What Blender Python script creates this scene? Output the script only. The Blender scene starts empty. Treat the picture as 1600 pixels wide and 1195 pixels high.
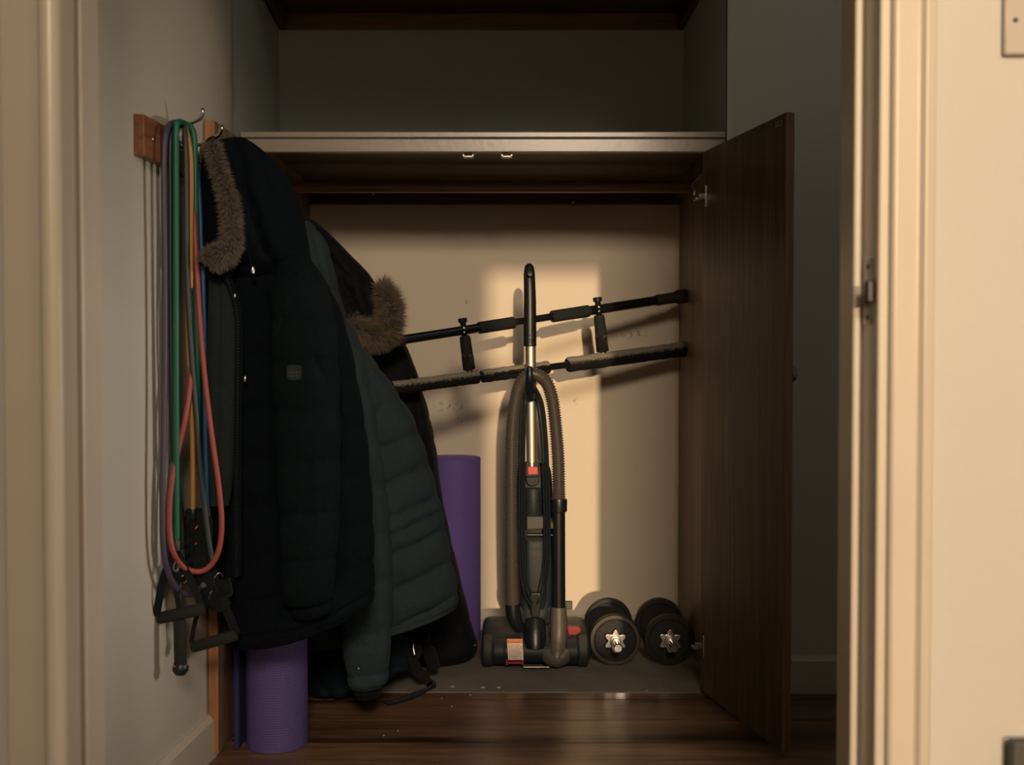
import bpy, bmesh, math, random
from mathutils import Vector, Matrix, noise
random.seed(7)
S = bpy.context.scene
COL = S.collection
PI = math.pi
# ------------------------------------------------------------------ camera
CZ, F = 0.902, 1600.0
PITCH = math.atan(37.5 / F)
cam = bpy.data.cameras.new('camera')
cam.sensor_width = 36.0
cam.lens = 36.0 * F / 1600.0
cam.clip_start = 0.02
cam.dof.use_dof = True
cam.dof.focus_distance = 2.7
cam.dof.aperture_fstop = 4.0
camo = bpy.data.objects.new('camera', cam)
COL.objects.link(camo)
camo.location = (0, 0, CZ)
camo.rotation_euler = (PI / 2 - PITCH, 0, 0)
S.camera = camo
S.view_settings.view_transform = 'Standard'
S.view_settings.look = 'None'
S.view_settings.gamma = 1.0
S.view_settings.use_curve_mapping = False
S.view_settings.exposure = 0.0
S.cycles.max_bounces = 8
S.cycles.diffuse_bounces = 5
S.cycles.caustics_reflective = False
S.cycles.caustics_refractive = False
# ------------------------------------------------------------------ sky, sun, window light, added fills
W = bpy.data.worlds.new('world')
S.world = W
W.use_nodes = True
W.node_tree.nodes['Background'].inputs[0].default_value = (0.42, 0.5, 0.6, 1)
W.node_tree.nodes['Background'].inputs[1].default_value = 0.6


def lamp(kind, name, loc, direction, energy, color, **kw):
    L = bpy.data.lights.new(name, kind)
    L.energy = energy
    L.color = color
    for k, v in kw.items():
        setattr(L, k, v)
    o = bpy.data.objects.new(name, L)
    COL.objects.link(o)
    o.location = loc
    o.rotation_euler = Vector(direction).to_track_quat('-Z', 'Y').to_euler()
    return o


SLX, SLZ = 0.078, 0.125
lamp('SUN', 'sun', (0.8, -6, 3), (-SLX, 1, -SLZ), 2.2, (1.0, 0.70, 0.41), angle=math.radians(0.75))
lamp('AREA', 'stair_window_light', (0.40, -3.1, 2.9), (-0.10, 1, -0.36), 163.0, (1.0, 0.78, 0.57),
     shape='RECTANGLE', size=0.9, size_y=0.8)
lamp('AREA', 'box_room_side_fill', (3.2, 1.70, 0.92), (-1, 0.0, 0.0), 43.0, (1.0, 0.88, 0.75),
     shape='RECTANGLE', size=0.5, size_y=0.62)  # added soft fill from the right, brightens the left wall
lamp('AREA', 'box_room_top_fill', (0.95, 1.95, 2.5), (-0.25, 0.25, -1), 1.0, (0.96, 0.96, 0.86),
     shape='RECTANGLE', size=0.4, size_y=0.4)  # added weak fill from above, no fixture known there


# ------------------------------------------------------------------ pixel helper: point of the place at distance y from the camera
def P(px, py, y):
    u = (px - 800) / F
    v = (597.5 - py) / F
    dy = math.cos(PITCH) + v * math.sin(PITCH)
    dz = -math.sin(PITCH) + v * math.cos(PITCH)
    return Vector((u / dy * y, y, CZ + dz / dy * y))


def px2m(n, y):
    return n * y / F


# ------------------------------------------------------------------ materials
def newmat(name):
    m = bpy.data.materials.new(name)
    m.use_nodes = True
    nt = m.node_tree
    return m, nt, nt.nodes, nt.links, nt.nodes['Principled BSDF']


def plain(name, col, rough=0.5, metal=0.0, var=0.0, scale=8.0, bump=0.0, bscale=200.0, coat=0.0, sheen=0.0, spec=0.5):
    m, nt, N, L, b = newmat(name)
    b.inputs['Base Color'].default_value = (*col, 1)
    b.inputs['Roughness'].default_value = rough
    b.inputs['Metallic'].default_value = metal
    b.inputs['Coat Weight'].default_value = coat
    b.inputs['Coat Roughness'].default_value = 0.25
    b.inputs['Sheen Weight'].default_value = sheen
    b.inputs['Specular IOR Level'].default_value = spec
    tc = N.new('ShaderNodeTexCoord')
    if var > 0:
        n = N.new('ShaderNodeTexNoise')
        n.inputs['Scale'].default_value = scale
        n.inputs['Detail'].default_value = 6
        L.new(tc.outputs['Object'], n.inputs['Vector'])
        r = N.new('ShaderNodeMix')
        r.data_type = 'RGBA'
        r.inputs['A'].default_value = (*[c * (1 - var) for c in col], 1)
        r.inputs['B'].default_value = (*[min(1, c * (1 + var)) for c in col], 1)
        L.new(n.outputs['Fac'], r.inputs['Factor'])
        L.new(r.outputs['Result'], b.inputs['Base Color'])
    if bump > 0:
        n2 = N.new('ShaderNodeTexNoise')
        n2.inputs['Scale'].default_value = bscale
        n2.inputs['Detail'].default_value = 4
        L.new(tc.outputs['Object'], n2.inputs['Vector'])
        bp = N.new('ShaderNodeBump')
        bp.inputs['Strength'].default_value = bump
        bp.inputs['Distance'].default_value = 0.002
        L.new(n2.outputs['Fac'], bp.inputs['Height'])
        L.new(bp.outputs['Normal'], b.inputs['Normal'])
    return m


def wood(name, c1, c2, axis='Z', rough=0.5, fine=60.0, knots=False, coat=0.0, rnd=0.0, stretch=14.0):
    m, nt, N, L, b = newmat(name)
    b.inputs['Roughness'].default_value = rough
    b.inputs['Coat Weight'].default_value = coat
    b.inputs['Coat Roughness'].default_value = 0.22
    tc = N.new('ShaderNodeTexCoord')
    mp = N.new('ShaderNodeMapping')
    sc = [fine, fine, fine]
    sc['XYZ'.index(axis)] = fine / stretch
    mp.inputs['Scale'].default_value = [s / 10 for s in sc]
    L.new(tc.outputs['Object'], mp.inputs['Vector'])
    if rnd > 0:
        oi = N.new('ShaderNodeObjectInfo')
        ad = N.new('ShaderNodeVectorMath')
        ad.operation = 'MULTIPLY_ADD'
        L.new(oi.outputs['Random'], ad.inputs[0])
        ad.inputs[1].default_value = (37, 53, 29)
        L.new(tc.outputs['Object'], ad.inputs[2])
        L.new(ad.outputs[0], mp.inputs['Vector'])
    n = N.new('ShaderNodeTexNoise')
    n.inputs['Scale'].default_value = 2.0
    n.inputs['Detail'].default_value = 9
    n.inputs['Roughness'].default_value = 0.62
    n.inputs['Distortion'].default_value = 0.6
    L.new(mp.outputs[0], n.inputs['Vector'])
    r = N.new('ShaderNodeValToRGB')
    r.color_ramp.elements[0].position = 0.32
    r.color_ramp.elements[0].color = (*c1, 1)
    r.color_ramp.elements[1].position = 0.68
    r.color_ramp.elements[1].color = (*c2, 1)
    L.new(n.outputs['Fac'], r.inputs[0])
    out = r.outputs[0]
    fg = N.new('ShaderNodeTexNoise')
    fg.inputs['Scale'].default_value = 16.0
    fg.inputs['Detail'].default_value = 4
    fg.inputs['Distortion'].default_value = 0.3
    L.new(mp.outputs[0], fg.inputs['Vector'])
    fr_ = N.new('ShaderNodeMapRange')
    fr_.inputs['From Min'].default_value = 0.3
    fr_.inputs['From Max'].default_value = 0.7
    fr_.inputs['To Min'].default_value = 0.62
    fr_.inputs['To Max'].default_value = 1.25
    L.new(fg.outputs['Fac'], fr_.inputs['Value'])
    gm = N.new('ShaderNodeVectorMath')
    gm.operation = 'SCALE'
    L.new(out, gm.inputs[0])
    L.new(fr_.outputs[0], gm.inputs['Scale'])
    out = gm.outputs[0]
    if knots:
        k = N.new('ShaderNodeTexNoise')
        k.inputs['Scale'].default_value = 1.1
        k.inputs['Detail'].default_value = 3
        L.new(mp.outputs[0], k.inputs['Vector'])
        kr = N.new('ShaderNodeValToRGB')
        kr.color_ramp.elements[0].position = 0.30
        kr.color_ramp.elements[0].color = (0.12, 0.1, 0.1, 1)
        kr.color_ramp.elements[1].position = 0.40
        kr.color_ramp.elements[1].color = (1, 1, 1, 1)
        L.new(k.outputs['Fac'], kr.inputs[0])
        mx = N.new('ShaderNodeMix')
        mx.data_type = 'RGBA'
        mx.blend_type = 'MULTIPLY'
        mx.inputs['Factor'].default_value = 1
        L.new(out, mx.inputs['A'])
        L.new(kr.outputs[0], mx.inputs['B'])
        out = mx.outputs['Result']
    if rnd > 0:
        hs = N.new('ShaderNodeHueSaturation')
        mr = N.new('ShaderNodeMapRange')
        mr.inputs['To Min'].default_value = 1 - rnd
        mr.inputs['To Max'].default_value = 1 + rnd
        L.new(oi.outputs['Random'], mr.inputs['Value'])
        L.new(mr.outputs[0], hs.inputs['Value'])
        L.new(out, hs.inputs['Color'])
        out = hs.outputs[0]
    L.new(out, b.inputs['Base Color'])
    bp = N.new('ShaderNodeBump')
    bp.inputs['Strength'].default_value = 0.25
    bp.inputs['Distance'].default_value = 0.001
    L.new(n.outputs['Fac'], bp.inputs['Height'])
    L.new(bp.outputs['Normal'], b.inputs['Normal'])
    return m


def wallpaint(name, col, rough=0.75, scuffs=()):
    m, nt, N, L, b = newmat(name)
    b.inputs['Roughness'].default_value = rough
    tc = N.new('ShaderNodeTexCoord')
    n = N.new('ShaderNodeTexNoise')
    n.inputs['Scale'].default_value = 2.2
    n.inputs['Detail'].default_value = 7
    L.new(tc.outputs['Object'], n.inputs['Vector'])
    mx = N.new('ShaderNodeMix')
    mx.data_type = 'RGBA'
    mx.inputs['A'].default_value = (*[c * 0.93 for c in col], 1)
    mx.inputs['B'].default_value = (*[min(1, c * 1.05) for c in col], 1)
    L.new(n.outputs['Fac'], mx.inputs['Factor'])
    out = mx.outputs['Result']
    if scuffs:
        sp = N.new('ShaderNodeTexNoise')
        sp.inputs['Scale'].default_value = 75
        sp.inputs['Detail'].default_value = 5
        L.new(tc.outputs['Object'], sp.inputs['Vector'])
        sr = N.new('ShaderNodeMapRange')
        sr.inputs['From Min'].default_value = 0.52
        sr.inputs['From Max'].default_value = 0.66
        L.new(sp.outputs['Fac'], sr.inputs['Value'])
        acc = None
        for (x, z, rx, rz) in scuffs:
            mp = N.new('ShaderNodeMapping')
            mp.vector_type = 'POINT'
            mp.inputs['Scale'].default_value = (1 / rx, 0, 1 / rz)
            mp.inputs['Location'].default_value = (-x / rx, 0, -z / rz)
            L.new(tc.outputs['Object'], mp.inputs['Vector'])
            ln = N.new('ShaderNodeVectorMath')
            ln.operation = 'LENGTH'
            L.new(mp.outputs[0], ln.inputs[0])
            mr = N.new('ShaderNodeMapRange')
            mr.inputs['From Min'].default_value = 1.0
            mr.inputs['From Max'].default_value = 0.2
            L.new(ln.outputs['Value'], mr.inputs['Value'])
            if acc is None:
                acc = mr.outputs[0]
            else:
                a = N.new('ShaderNodeMath')
                a.operation = 'MAXIMUM'
                L.new(acc, a.inputs[0])
                L.new(mr.outputs[0], a.inputs[1])
                acc = a.outputs[0]
        mu = N.new('ShaderNodeMath')
        mu.operation = 'MULTIPLY'
        L.new(acc, mu.inputs[0])
        L.new(sr.outputs[0], mu.inputs[1])
        m2 = N.new('ShaderNodeMath')
        m2.operation = 'MULTIPLY'
        m2.inputs[1].default_value = 0.75
        L.new(mu.outputs[0], m2.inputs[0])
        mx2 = N.new('ShaderNodeMix')
        mx2.data_type = 'RGBA'
        L.new(m2.outputs[0], mx2.inputs['Factor'])
        L.new(out, mx2.inputs['A'])
        mx2.inputs['B'].default_value = (0.09, 0.07, 0.05, 1)
        out = mx2.outputs['Result']
    L.new(out, b.inputs['Base Color'])
    n2 = N.new('ShaderNodeTexNoise')
    n2.inputs['Scale'].default_value = 45
    n2.inputs['Detail'].default_value = 5
    L.new(tc.outputs['Object'], n2.inputs['Vector'])
    bp = N.new('ShaderNodeBump')
    bp.inputs['Strength'].default_value = 0.18
    bp.inputs['Distance'].default_value = 0.004
    L.new(n2.outputs['Fac'], bp.inputs['Height'])
    L.new(bp.outputs['Normal'], b.inputs['Normal'])
    return m


def dusty(name, col, dust, lo=0.1, hi=0.7, rough=0.7, grain=60.0, amount=0.9):
    """dark plastic or foam with dust lying on what faces up"""
    m, nt, N, L, b = newmat(name)
    b.inputs['Roughness'].default_value = rough
    b.inputs['Specular IOR Level'].default_value = 0.3
    g = N.new('ShaderNodeNewGeometry')
    sx = N.new('ShaderNodeSeparateXYZ')
    L.new(g.outputs['Normal'], sx.inputs[0])
    tc = N.new('ShaderNodeTexCoord')
    n = N.new('ShaderNodeTexNoise')
    n.inputs['Scale'].default_value = grain
    n.inputs['Detail'].default_value = 8
    n.inputs['Roughness'].default_value = 0.75
    L.new(tc.outputs['Object'], n.inputs['Vector'])
    ad = N.new('ShaderNodeMath')
    ad.operation = 'MULTIPLY_ADD'
    L.new(n.outputs['Fac'], ad.inputs[0])
    ad.inputs[1].default_value = 1.6
    L.new(sx.outputs['Z'], ad.inputs[2])
    mr = N.new('ShaderNodeMapRange')
    mr.inputs['From Min'].default_value = lo + 0.8
    mr.inputs['From Max'].default_value = hi + 0.8
    mr.inputs['To Max'].default_value = amount
    L.new(ad.outputs[0], mr.inputs['Value'])
    mx = N.new('ShaderNodeMix')
    mx.data_type = 'RGBA'
    mx.inputs['A'].default_value = (*col, 1)
    mx.inputs['B'].default_value = (*dust, 1)
    L.new(mr.outputs[0], mx.inputs['Factor'])
    L.new(mx.outputs['Result'], b.inputs['Base Color'])
    bp = N.new('ShaderNodeBump')
    bp.inputs['Strength'].default_value = 0.3
    bp.inputs['Distance'].default_value = 0.002
    L.new(n.outputs['Fac'], bp.inputs['Height'])
    L.new(bp.outputs['Normal'], b.inputs['Normal'])
    return m


def fabric(name, col, sheen=0.15, weave=900.0, rough=0.9, var=0.25):
    m, nt, N, L, b = newmat(name)
    b.inputs['Roughness'].default_value = rough
    b.inputs['Sheen Weight'].default_value = sheen
    b.inputs['Specular IOR Level'].default_value = 0.12
    tc = N.new('ShaderNodeTexCoord')
    n = N.new('ShaderNodeTexNoise')
    n.inputs['Scale'].default_value = 18
    n.inputs['Detail'].default_value = 8
    L.new(tc.outputs['Object'], n.inputs['Vector'])
    mx = N.new('ShaderNodeMix')
    mx.data_type = 'RGBA'
    mx.inputs['A'].default_value = (*[c * (1 - var) for c in col], 1)
    mx.inputs['B'].default_value = (*[c * (1 + var) for c in col], 1)
    L.new(n.outputs['Fac'], mx.inputs['Factor'])
    L.new(mx.outputs['Result'], b.inputs['Base Color'])
    n2 = N.new('ShaderNodeTexNoise')
    n2.inputs['Scale'].default_value = 38
    n2.inputs['Detail'].default_value = 9
    n2.inputs['Roughness'].default_value = 0.6
    L.new(tc.outputs['Object'], n2.inputs['Vector'])
    bp = N.new('ShaderNodeBump')
    bp.inputs['Strength'].default_value = 0.5
    bp.inputs['Distance'].default_value = 0.012
    L.new(n2.outputs['Fac'], bp.inputs['Height'])
    n3 = N.new('ShaderNodeTexNoise')
    n3.inputs['Scale'].default_value = weave
    L.new(tc.outputs['Object'], n3.inputs['Vector'])
    bp2 = N.new('ShaderNodeBump')
    bp2.inputs['Strength'].default_value = 0.2
    bp2.inputs['Distance'].default_value = 0.001
    L.new(n3.outputs['Fac'], bp2.inputs['Height'])
    L.new(bp.outputs['Normal'], bp2.inputs['Normal'])
    L.new(bp2.outputs['Normal'], b.inputs['Normal'])
    return m


def matfoam(name, col):
    """woven dot relief of a yoga mat, laid out in the roll's own UV (metres)"""
    m, nt, N, L, b = newmat(name)
    b.inputs['Roughness'].default_value = 0.62
    uv = N.new('ShaderNodeUVMap')
    sx = N.new('ShaderNodeSeparateXYZ')
    L.new(uv.outputs[0], sx.inputs[0])
    s = []
    for k in ('X', 'Y'):
        mu = N.new('ShaderNodeMath')
        mu.operation = 'MULTIPLY'
        mu.inputs[1].default_value = 2 * PI / 0.0058
        L.new(sx.outputs[k], mu.inputs[0])
        sn = N.new('ShaderNodeMath')
        sn.operation = 'SINE'
        L.new(mu.outputs[0], sn.inputs[0])
        s.append(sn.outputs[0])
    mm = N.new('ShaderNodeMath')
    mm.operation = 'MAXIMUM'
    L.new(s[0], mm.inputs[0])
    L.new(s[1], mm.inputs[1])
    mr = N.new('ShaderNodeMapRange')
    mr.inputs['From Min'].default_value = -0.4
    mr.inputs['From Max'].default_value = 0.9
    L.new(mm.outputs[0], mr.inputs['Value'])
    mx = N.new('ShaderNodeMix')
    mx.data_type = 'RGBA'
    mx.inputs['A'].default_value = (*[c * 0.72 for c in col], 1)
    mx.inputs['B'].default_value = (*[c * 1.12 for c in col], 1)
    L.new(mr.outputs[0], mx.inputs['Factor'])
    L.new(mx.outputs['Result'], b.inputs['Base Color'])
    bp = N.new('ShaderNodeBump')
    bp.inputs['Strength'].default_value = 0.5
    bp.inputs['Distance'].default_value = 0.0015
    L.new(mr.outputs[0], bp.inputs['Height'])
    L.new(bp.outputs['Normal'], b.inputs['Normal'])
    return m


M = {}
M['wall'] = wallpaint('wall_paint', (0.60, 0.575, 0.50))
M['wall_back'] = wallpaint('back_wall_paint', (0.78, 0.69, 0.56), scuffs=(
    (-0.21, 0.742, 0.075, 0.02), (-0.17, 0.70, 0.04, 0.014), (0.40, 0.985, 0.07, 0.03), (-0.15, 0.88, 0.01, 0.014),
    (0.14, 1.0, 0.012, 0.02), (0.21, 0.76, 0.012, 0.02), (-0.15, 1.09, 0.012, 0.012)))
M['recess'] = wallpaint('recess_shade_tint', (0.60, 0.65, 0.60))  # greenish tone of the recess shade, put into the wall colour
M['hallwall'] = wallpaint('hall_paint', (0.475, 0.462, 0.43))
M['gloss'] = plain('gloss_paint', (0.30, 0.26, 0.215), 0.34, var=0.05, bump=0.3, bscale=60, coat=0.3)
M['casing'] = plain('casing_paint', (0.52, 0.475, 0.41), 0.36, var=0.04, bump=0.12, bscale=30, coat=0.25)
M['base'] = plain('baseboard_paint', (0.58, 0.54, 0.46), 0.5, var=0.08, bump=0.1, bscale=60)
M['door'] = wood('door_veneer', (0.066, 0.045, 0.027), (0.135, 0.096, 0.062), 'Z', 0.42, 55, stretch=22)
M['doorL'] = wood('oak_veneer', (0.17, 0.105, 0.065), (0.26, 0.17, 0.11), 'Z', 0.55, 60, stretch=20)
M['edge'] = wood('edge_lipping', (0.34, 0.155, 0.06), (0.46, 0.22, 0.09), 'Z', 0.55, 45, stretch=20)
M['panel'] = wood('panel_veneer', (0.14, 0.092, 0.056), (0.24, 0.165, 0.108), 'Z', 0.5, 50, stretch=20)
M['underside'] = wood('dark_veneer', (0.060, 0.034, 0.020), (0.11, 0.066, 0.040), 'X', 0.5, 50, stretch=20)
M['rod'] = wood('rail_wood', (0.20, 0.115, 0.062), (0.32, 0.19, 0.105), 'X', 0.4, 60, stretch=20)
M['rack'] = wood('rack_wood', (0.20, 0.075, 0.035), (0.31, 0.125, 0.06), 'Y', 0.45, 50, coat=0.2)
M['plank'] = wood('floor_boards', (0.075, 0.040, 0.022), (0.235, 0.135, 0.078), 'X', 0.30, 42, knots=True, coat=0.0, rnd=0.22, stretch=9)
M['cupfloor'] = plain('dusty_board', (0.17, 0.16, 0.145), 0.75, var=0.45, scale=9, bump=0.3, bscale=90)
M['subfloor'] = plain('dark_gap', (0.012, 0.009, 0.007), 0.9)
M['steel'] = plain('steel', (0.62, 0.60, 0.57), 0.28, 1.0, var=0.05, scale=20)
M['chrome'] = plain('chrome', (0.75, 0.73, 0.70), 0.12, 1.0)
M['dullmetal'] = plain('dull_metal', (0.35, 0.33, 0.30), 0.4, 1.0)
M['alu'] = plain('brushed_tube', (0.62, 0.59, 0.54), 0.5, 1.0, var=0.08, scale=60)
M['blackplastic'] = plain('black_plastic', (0.007, 0.011, 0.014), 0.38, bump=0.05, bscale=300)
M['vac'] = dusty('vacuum_plastic', (0.013, 0.022, 0.028), (0.15, 0.14, 0.125), 0.45, 1.4, 0.5, 120, 0.5)
M['vacblack'] = plain('vacuum_black', (0.006, 0.010, 0.013), 0.35)
M['vacgrey'] = plain('vacuum_grey', (0.092, 0.082, 0.068), 0.45, var=0.1, scale=30)
M['hose'] = plain('hose_plastic', (0.074, 0.067, 0.060), 0.36)
M['ledge'] = plain('dull_plastic', (0.045, 0.043, 0.040), 0.5)
M['red'] = plain('red_plastic', (0.52, 0.05, 0.035), 0.4)
M['reddark'] = plain('dark_red_plastic', (0.28, 0.022, 0.022), 0.45)
M['labelwhite'] = plain('label_paper', (0.72, 0.66, 0.58), 0.6)
M['labelorange'] = plain('label_orange', (0.60, 0.22, 0.07), 0.6)
M['print'] = plain('label_print', (0.40, 0.13, 0.10), 0.7)
M['wheel'] = dusty('wheel_plastic', (0.030, 0.036, 0.038), (0.16, 0.145, 0.125), 0.2, 1.2, 0.6, 150, 0.6)
M['rubber'] = plain('rubber', (0.020, 0.020, 0.020), 0.75, bump=0.1, bscale=200)
M['tubeblack'] = plain('painted_tube', (0.008, 0.009, 0.011), 0.22)
M['foam'] = plain('grip_foam', (0.010, 0.013, 0.014), 0.9, bump=0.25, bscale=500)
M['foamdusty'] = dusty('dusty_foam', (0.008, 0.008, 0.009), (0.26, 0.23, 0.19), 0.10, 0.55, 0.95, 150, 0.95)
M['iron'] = dusty('cast_iron', (0.018, 0.018, 0.020), (0.10, 0.085, 0.068), 0.5, 1.4, 0.5, 200, 0.5)
M['ironrim'] = plain('iron_rim', (0.060, 0.052, 0.042), 0.55, var=0.2, scale=60)
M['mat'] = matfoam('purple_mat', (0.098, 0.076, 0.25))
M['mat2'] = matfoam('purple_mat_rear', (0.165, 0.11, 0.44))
M['bluemat'] = plain('blue_mat', (0.035, 0.04, 0.17), 0.6, bump=0.2, bscale=300)
M['parka'] = fabric('black_parka_cloth', (0.0018, 0.0048, 0.0070), 0.0)
M['parkasleeve'] = fabric('black_sleeve_cloth', (0.0027, 0.0066, 0.0090), 0.0)
M['lining'] = fabric('charcoal_lining', (0.018, 0.026, 0.029), 0.05)
M['grey'] = fabric('grey_puffer_cloth', (0.027, 0.043, 0.052), 0.03)
M['navy'] = fabric('navy_parka_cloth', (0.0055, 0.0075, 0.0105), 0.03, rough=0.7)
M['bag'] = fabric('navy_bag_cloth', (0.006, 0.011, 0.019), 0.03, rough=0.65)
M['web'] = fabric('black_webbing', (0.009, 0.012, 0.014), 0.05, 1500)
M['badge'] = plain('badge_rubber', (0.014, 0.020, 0.023), 0.7, spec=0.2)
M['badgemark'] = plain('badge_mark', (0.055, 0.065, 0.068), 0.6)
M['fur'] = plain('fur_brown', (0.20, 0.150, 0.095), 0.75, var=0.7, scale=30, sheen=0.2)
M['furdark'] = plain('fur_dark', (0.15, 0.125, 0.095), 0.8, var=0.6, scale=25, sheen=0.2)
M['switch'] = plain('switch_plastic', (0.40, 0.37, 0.33), 0.3)
M['screw'] = plain('screw_dark', (0.05, 0.05, 0.05), 0.4, 0.8)
M['flake'] = plain('paint_flake', (0.65, 0.62, 0.56), 0.8)
M['crate'] = plain('dark_grey_box', (0.06, 0.058, 0.055), 0.7, var=0.1)
for nm, c in dict(purple=(0.062, 0.048, 0.085), black=(0.006, 0.010, 0.012), green=(0.0, 0.12, 0.075), slate=(0.036, 0.045, 0.050),
                  yellow=(0.40, 0.21, 0.05), blue=(0.004, 0.065, 0.19), red=(0.30, 0.062, 0.052), teal=(0.03, 0.075, 0.082)).items():
    M['b_' + nm] = plain('rubber_' + nm, c, 0.48, bump=0.04, bscale=300)


# ------------------------------------------------------------------ mesh helpers
class MB:
    def __init__(s):
        s.v, s.f = [], []

    def add(s, vs, fs):
        o = len(s.v)
        s.v += [Vector(v) for v in vs]
        s.f += [tuple(i + o for i in f) for f in fs]
        return s

    def box(s, c, size, rot=None):
        c = Vector(c)
        h = Vector(size) / 2
        vs = []
        for z in (-1, 1):
            for x, y in ((-1, -1), (1, -1), (1, 1), (-1, 1)):
                q = Vector((x * h.x, y * h.y, z * h.z))
                vs.append(c + (rot @ q if rot else q))
        return s.add(vs, [(3, 2, 1, 0), (4, 5, 6, 7), (0, 1, 5, 4), (1, 2, 6, 5), (2, 3, 7, 6), (3, 0, 4, 7)])

    def span(s, a, b):
        a, b = Vector(a), Vector(b)
        return s.box((a + b) / 2, [abs(b[i] - a[i]) for i in range(3)])

    def rings(s, rs, cap=True, closed=False):
        n = len(rs[0])
        vs = [p for r in rs for p in r]
        fs = []
        m = len(rs)
        for i in range(m if closed else m - 1):
            a, b = i * n, ((i + 1) % m) * n
            for j in range(n):
                k = (j + 1) % n
                fs.append((a + j, a + k, b + k, b + j))
        if cap and not closed:
            fs.append(tuple(range(n - 1, -1, -1)))
            fs.append(tuple((m - 1) * n + j for j in range(n)))
        return s.add(vs, fs)

    def tube(s, pts, r, n=12, cap=True, closed=False, flat=1.0, up=None):
        pts = [Vector(p) for p in pts]
        m = len(pts)
        rr = r if isinstance(r, (list, tuple)) else [r] * m
        tans = []
        for i in range(m):
            if closed:
                t = pts[(i + 1) % m] - pts[i - 1]
            else:
                t = pts[min(i + 1, m - 1)] - pts[max(i - 1, 0)]
            if t.length < 1e-9:
                t = Vector((0, 0, 1))
            tans.append(t.normalized())
        ref = Vector(up) if up else (Vector((0, 1, 0)) if abs(tans[0].y) < 0.9 else Vector((1, 0, 0)))
        nrm = (ref - tans[0] * ref.dot(tans[0])).normalized()
        rs = []
        for i in range(m):
            nrm = nrm - tans[i] * nrm.dot(tans[i])
            nrm.normalize()
            bi = tans[i].cross(nrm)
            rs.append([pts[i] + (nrm * math.cos(2 * PI * j / n) * flat + bi * math.sin(2 * PI * j / n)) * rr[i] for j in range(n)])
        return s.rings(rs, cap, closed)

    def ribbon(s, pts, w, th, across):
        """flat strap: half-width direction 'across' (vector or list), thickness th"""
        pts = [Vector(p) for p in pts]
        rs = []
        for i, p in enumerate(pts):
            t = (pts[min(i + 1, len(pts) - 1)] - pts[max(i - 1, 0)]).normalized()
            a = Vector(across[i] if isinstance(across, list) else across)
            a = (a - t * a.dot(t)).normalized()
            n = t.cross(a)
            ww = w[i] if isinstance(w, list) else w
            rs.append([p + a * ww / 2 + n * th / 2, p - a * ww / 2 + n * th / 2, p - a * ww / 2 - n * th / 2, p + a * ww / 2 - n * th / 2])
        return s.rings(rs)

    def lathe(s, prof, c, axis=(0, 1, 0), n=40):
        ax = Vector(axis).normalized()
        u = ax.orthogonal().normalized()
        w = ax.cross(u)
        c = Vector(c)
        rs = [[c + ax * h + (u * math.cos(2 * PI * j / n) + w * math.sin(2 * PI * j / n)) * max(r, 1e-5) for j in range(n)] for (r, h) in prof]
        return s.rings(rs)

    def prism(s, outline, d):
        """outline: list of 3-D points; extruded by vector d"""
        o = [Vector(p) for p in outline]
        d = Vector(d)
        return s.rings([o, [p + d for p in o]])

    def build(s, name, mat, parent=None, smooth=True, bevel=0.0, seg=2, sharp=38, loc=None):
        me = bpy.data.meshes.new(name)
        base = Vector((0, 0, 0))
        q = parent
        while q is not None:
            base += Vector(q.location)
            q = q.parent
        if loc is not None:
            base = Vector(loc)
        me.from_pydata([v - base for v in s.v], [], s.f)
        bm = bmesh.new()
        bm.from_mesh(me)
        bmesh.ops.recalc_face_normals(bm, faces=bm.faces)
        bm.to_mesh(me)
        bm.free()
        me.materials.append(mat)
        if smooth:
            for p in me.polygons:
                p.use_smooth = True
            me.set_sharp_from_angle(angle=math.radians(sharp))
        o = bpy.data.objects.new(name, me)
        COL.objects.link(o)
        if parent is not None:
            o.parent = parent
        elif loc is not None:
            o.location = loc
        if bevel > 0:
            b = o.modifiers.new('bevel', 'BEVEL')
            b.width = bevel
            b.segments = seg
            b.limit_method = 'ANGLE'
            b.angle_limit = math.radians(35)
        return o


def thing(name, label, cat, loc=(0, 0, 0), group=None):
    o = bpy.data.objects.new(name, None)
    COL.objects.link(o)
    o.location = loc
    o.empty_display_size = 0.05
    o['label'] = label
    o['category'] = cat
    if group:
        o['group'] = group
    return o


def struct(o):
    o['kind'] = 'structure'
    return o


def catmull(pts, n):
    pts = [Vector(p) for p in pts]
    out = []
    m = len(pts)
    for i in range(m - 1):
        p0, p1, p2, p3 = pts[max(i - 1, 0)], pts[i], pts[i + 1], pts[min(i + 2, m - 1)]
        for k in range(n):
            t = k / n
            out.append(0.5 * ((2 * p1) + (p2 - p0) * t + (2 * p0 - 5 * p1 + 4 * p2 - p3) * t * t + (3 * p1 - p0 - 3 * p2 + p3) * t ** 3))
    out.append(pts[-1])
    return out


def resample(pts, step):
    L = [0.0]
    for a, b in zip(pts, pts[1:]):
        L.append(L[-1] + (b - a).length)
    n = max(2, int(L[-1] / step))
    out = []
    j = 0
    for i in range(n + 1):
        d = L[-1] * i / n
        while j < len(L) - 2 and L[j + 1] < d:
            j += 1
        t = (d - L[j]) / max(1e-9, L[j + 1] - L[j])
        out.append(pts[j].lerp(pts[j + 1], t))
    return out


def disc(c, r, n=24, axis=(0, -1, 0), th=0.003):
    return [(0.0, 0), (r, 0), (r, th), (0.0, th)]


# ------------------------------------------------------------------ the shell of the room
YF, YB = 2.75, 3.40           # front of the cupboard, back wall
XL_B, XR_B = -0.767, 0.568


def xw(y):                     # face of the left wall
    return -0.700 + 0.0756 * (y - 2.14)


struct(MB().span((-1.0, YB, -0.02), (0.75, YB + 0.1, 2.6)).build('wall_back', M['wall_back'], smooth=False))
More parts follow.
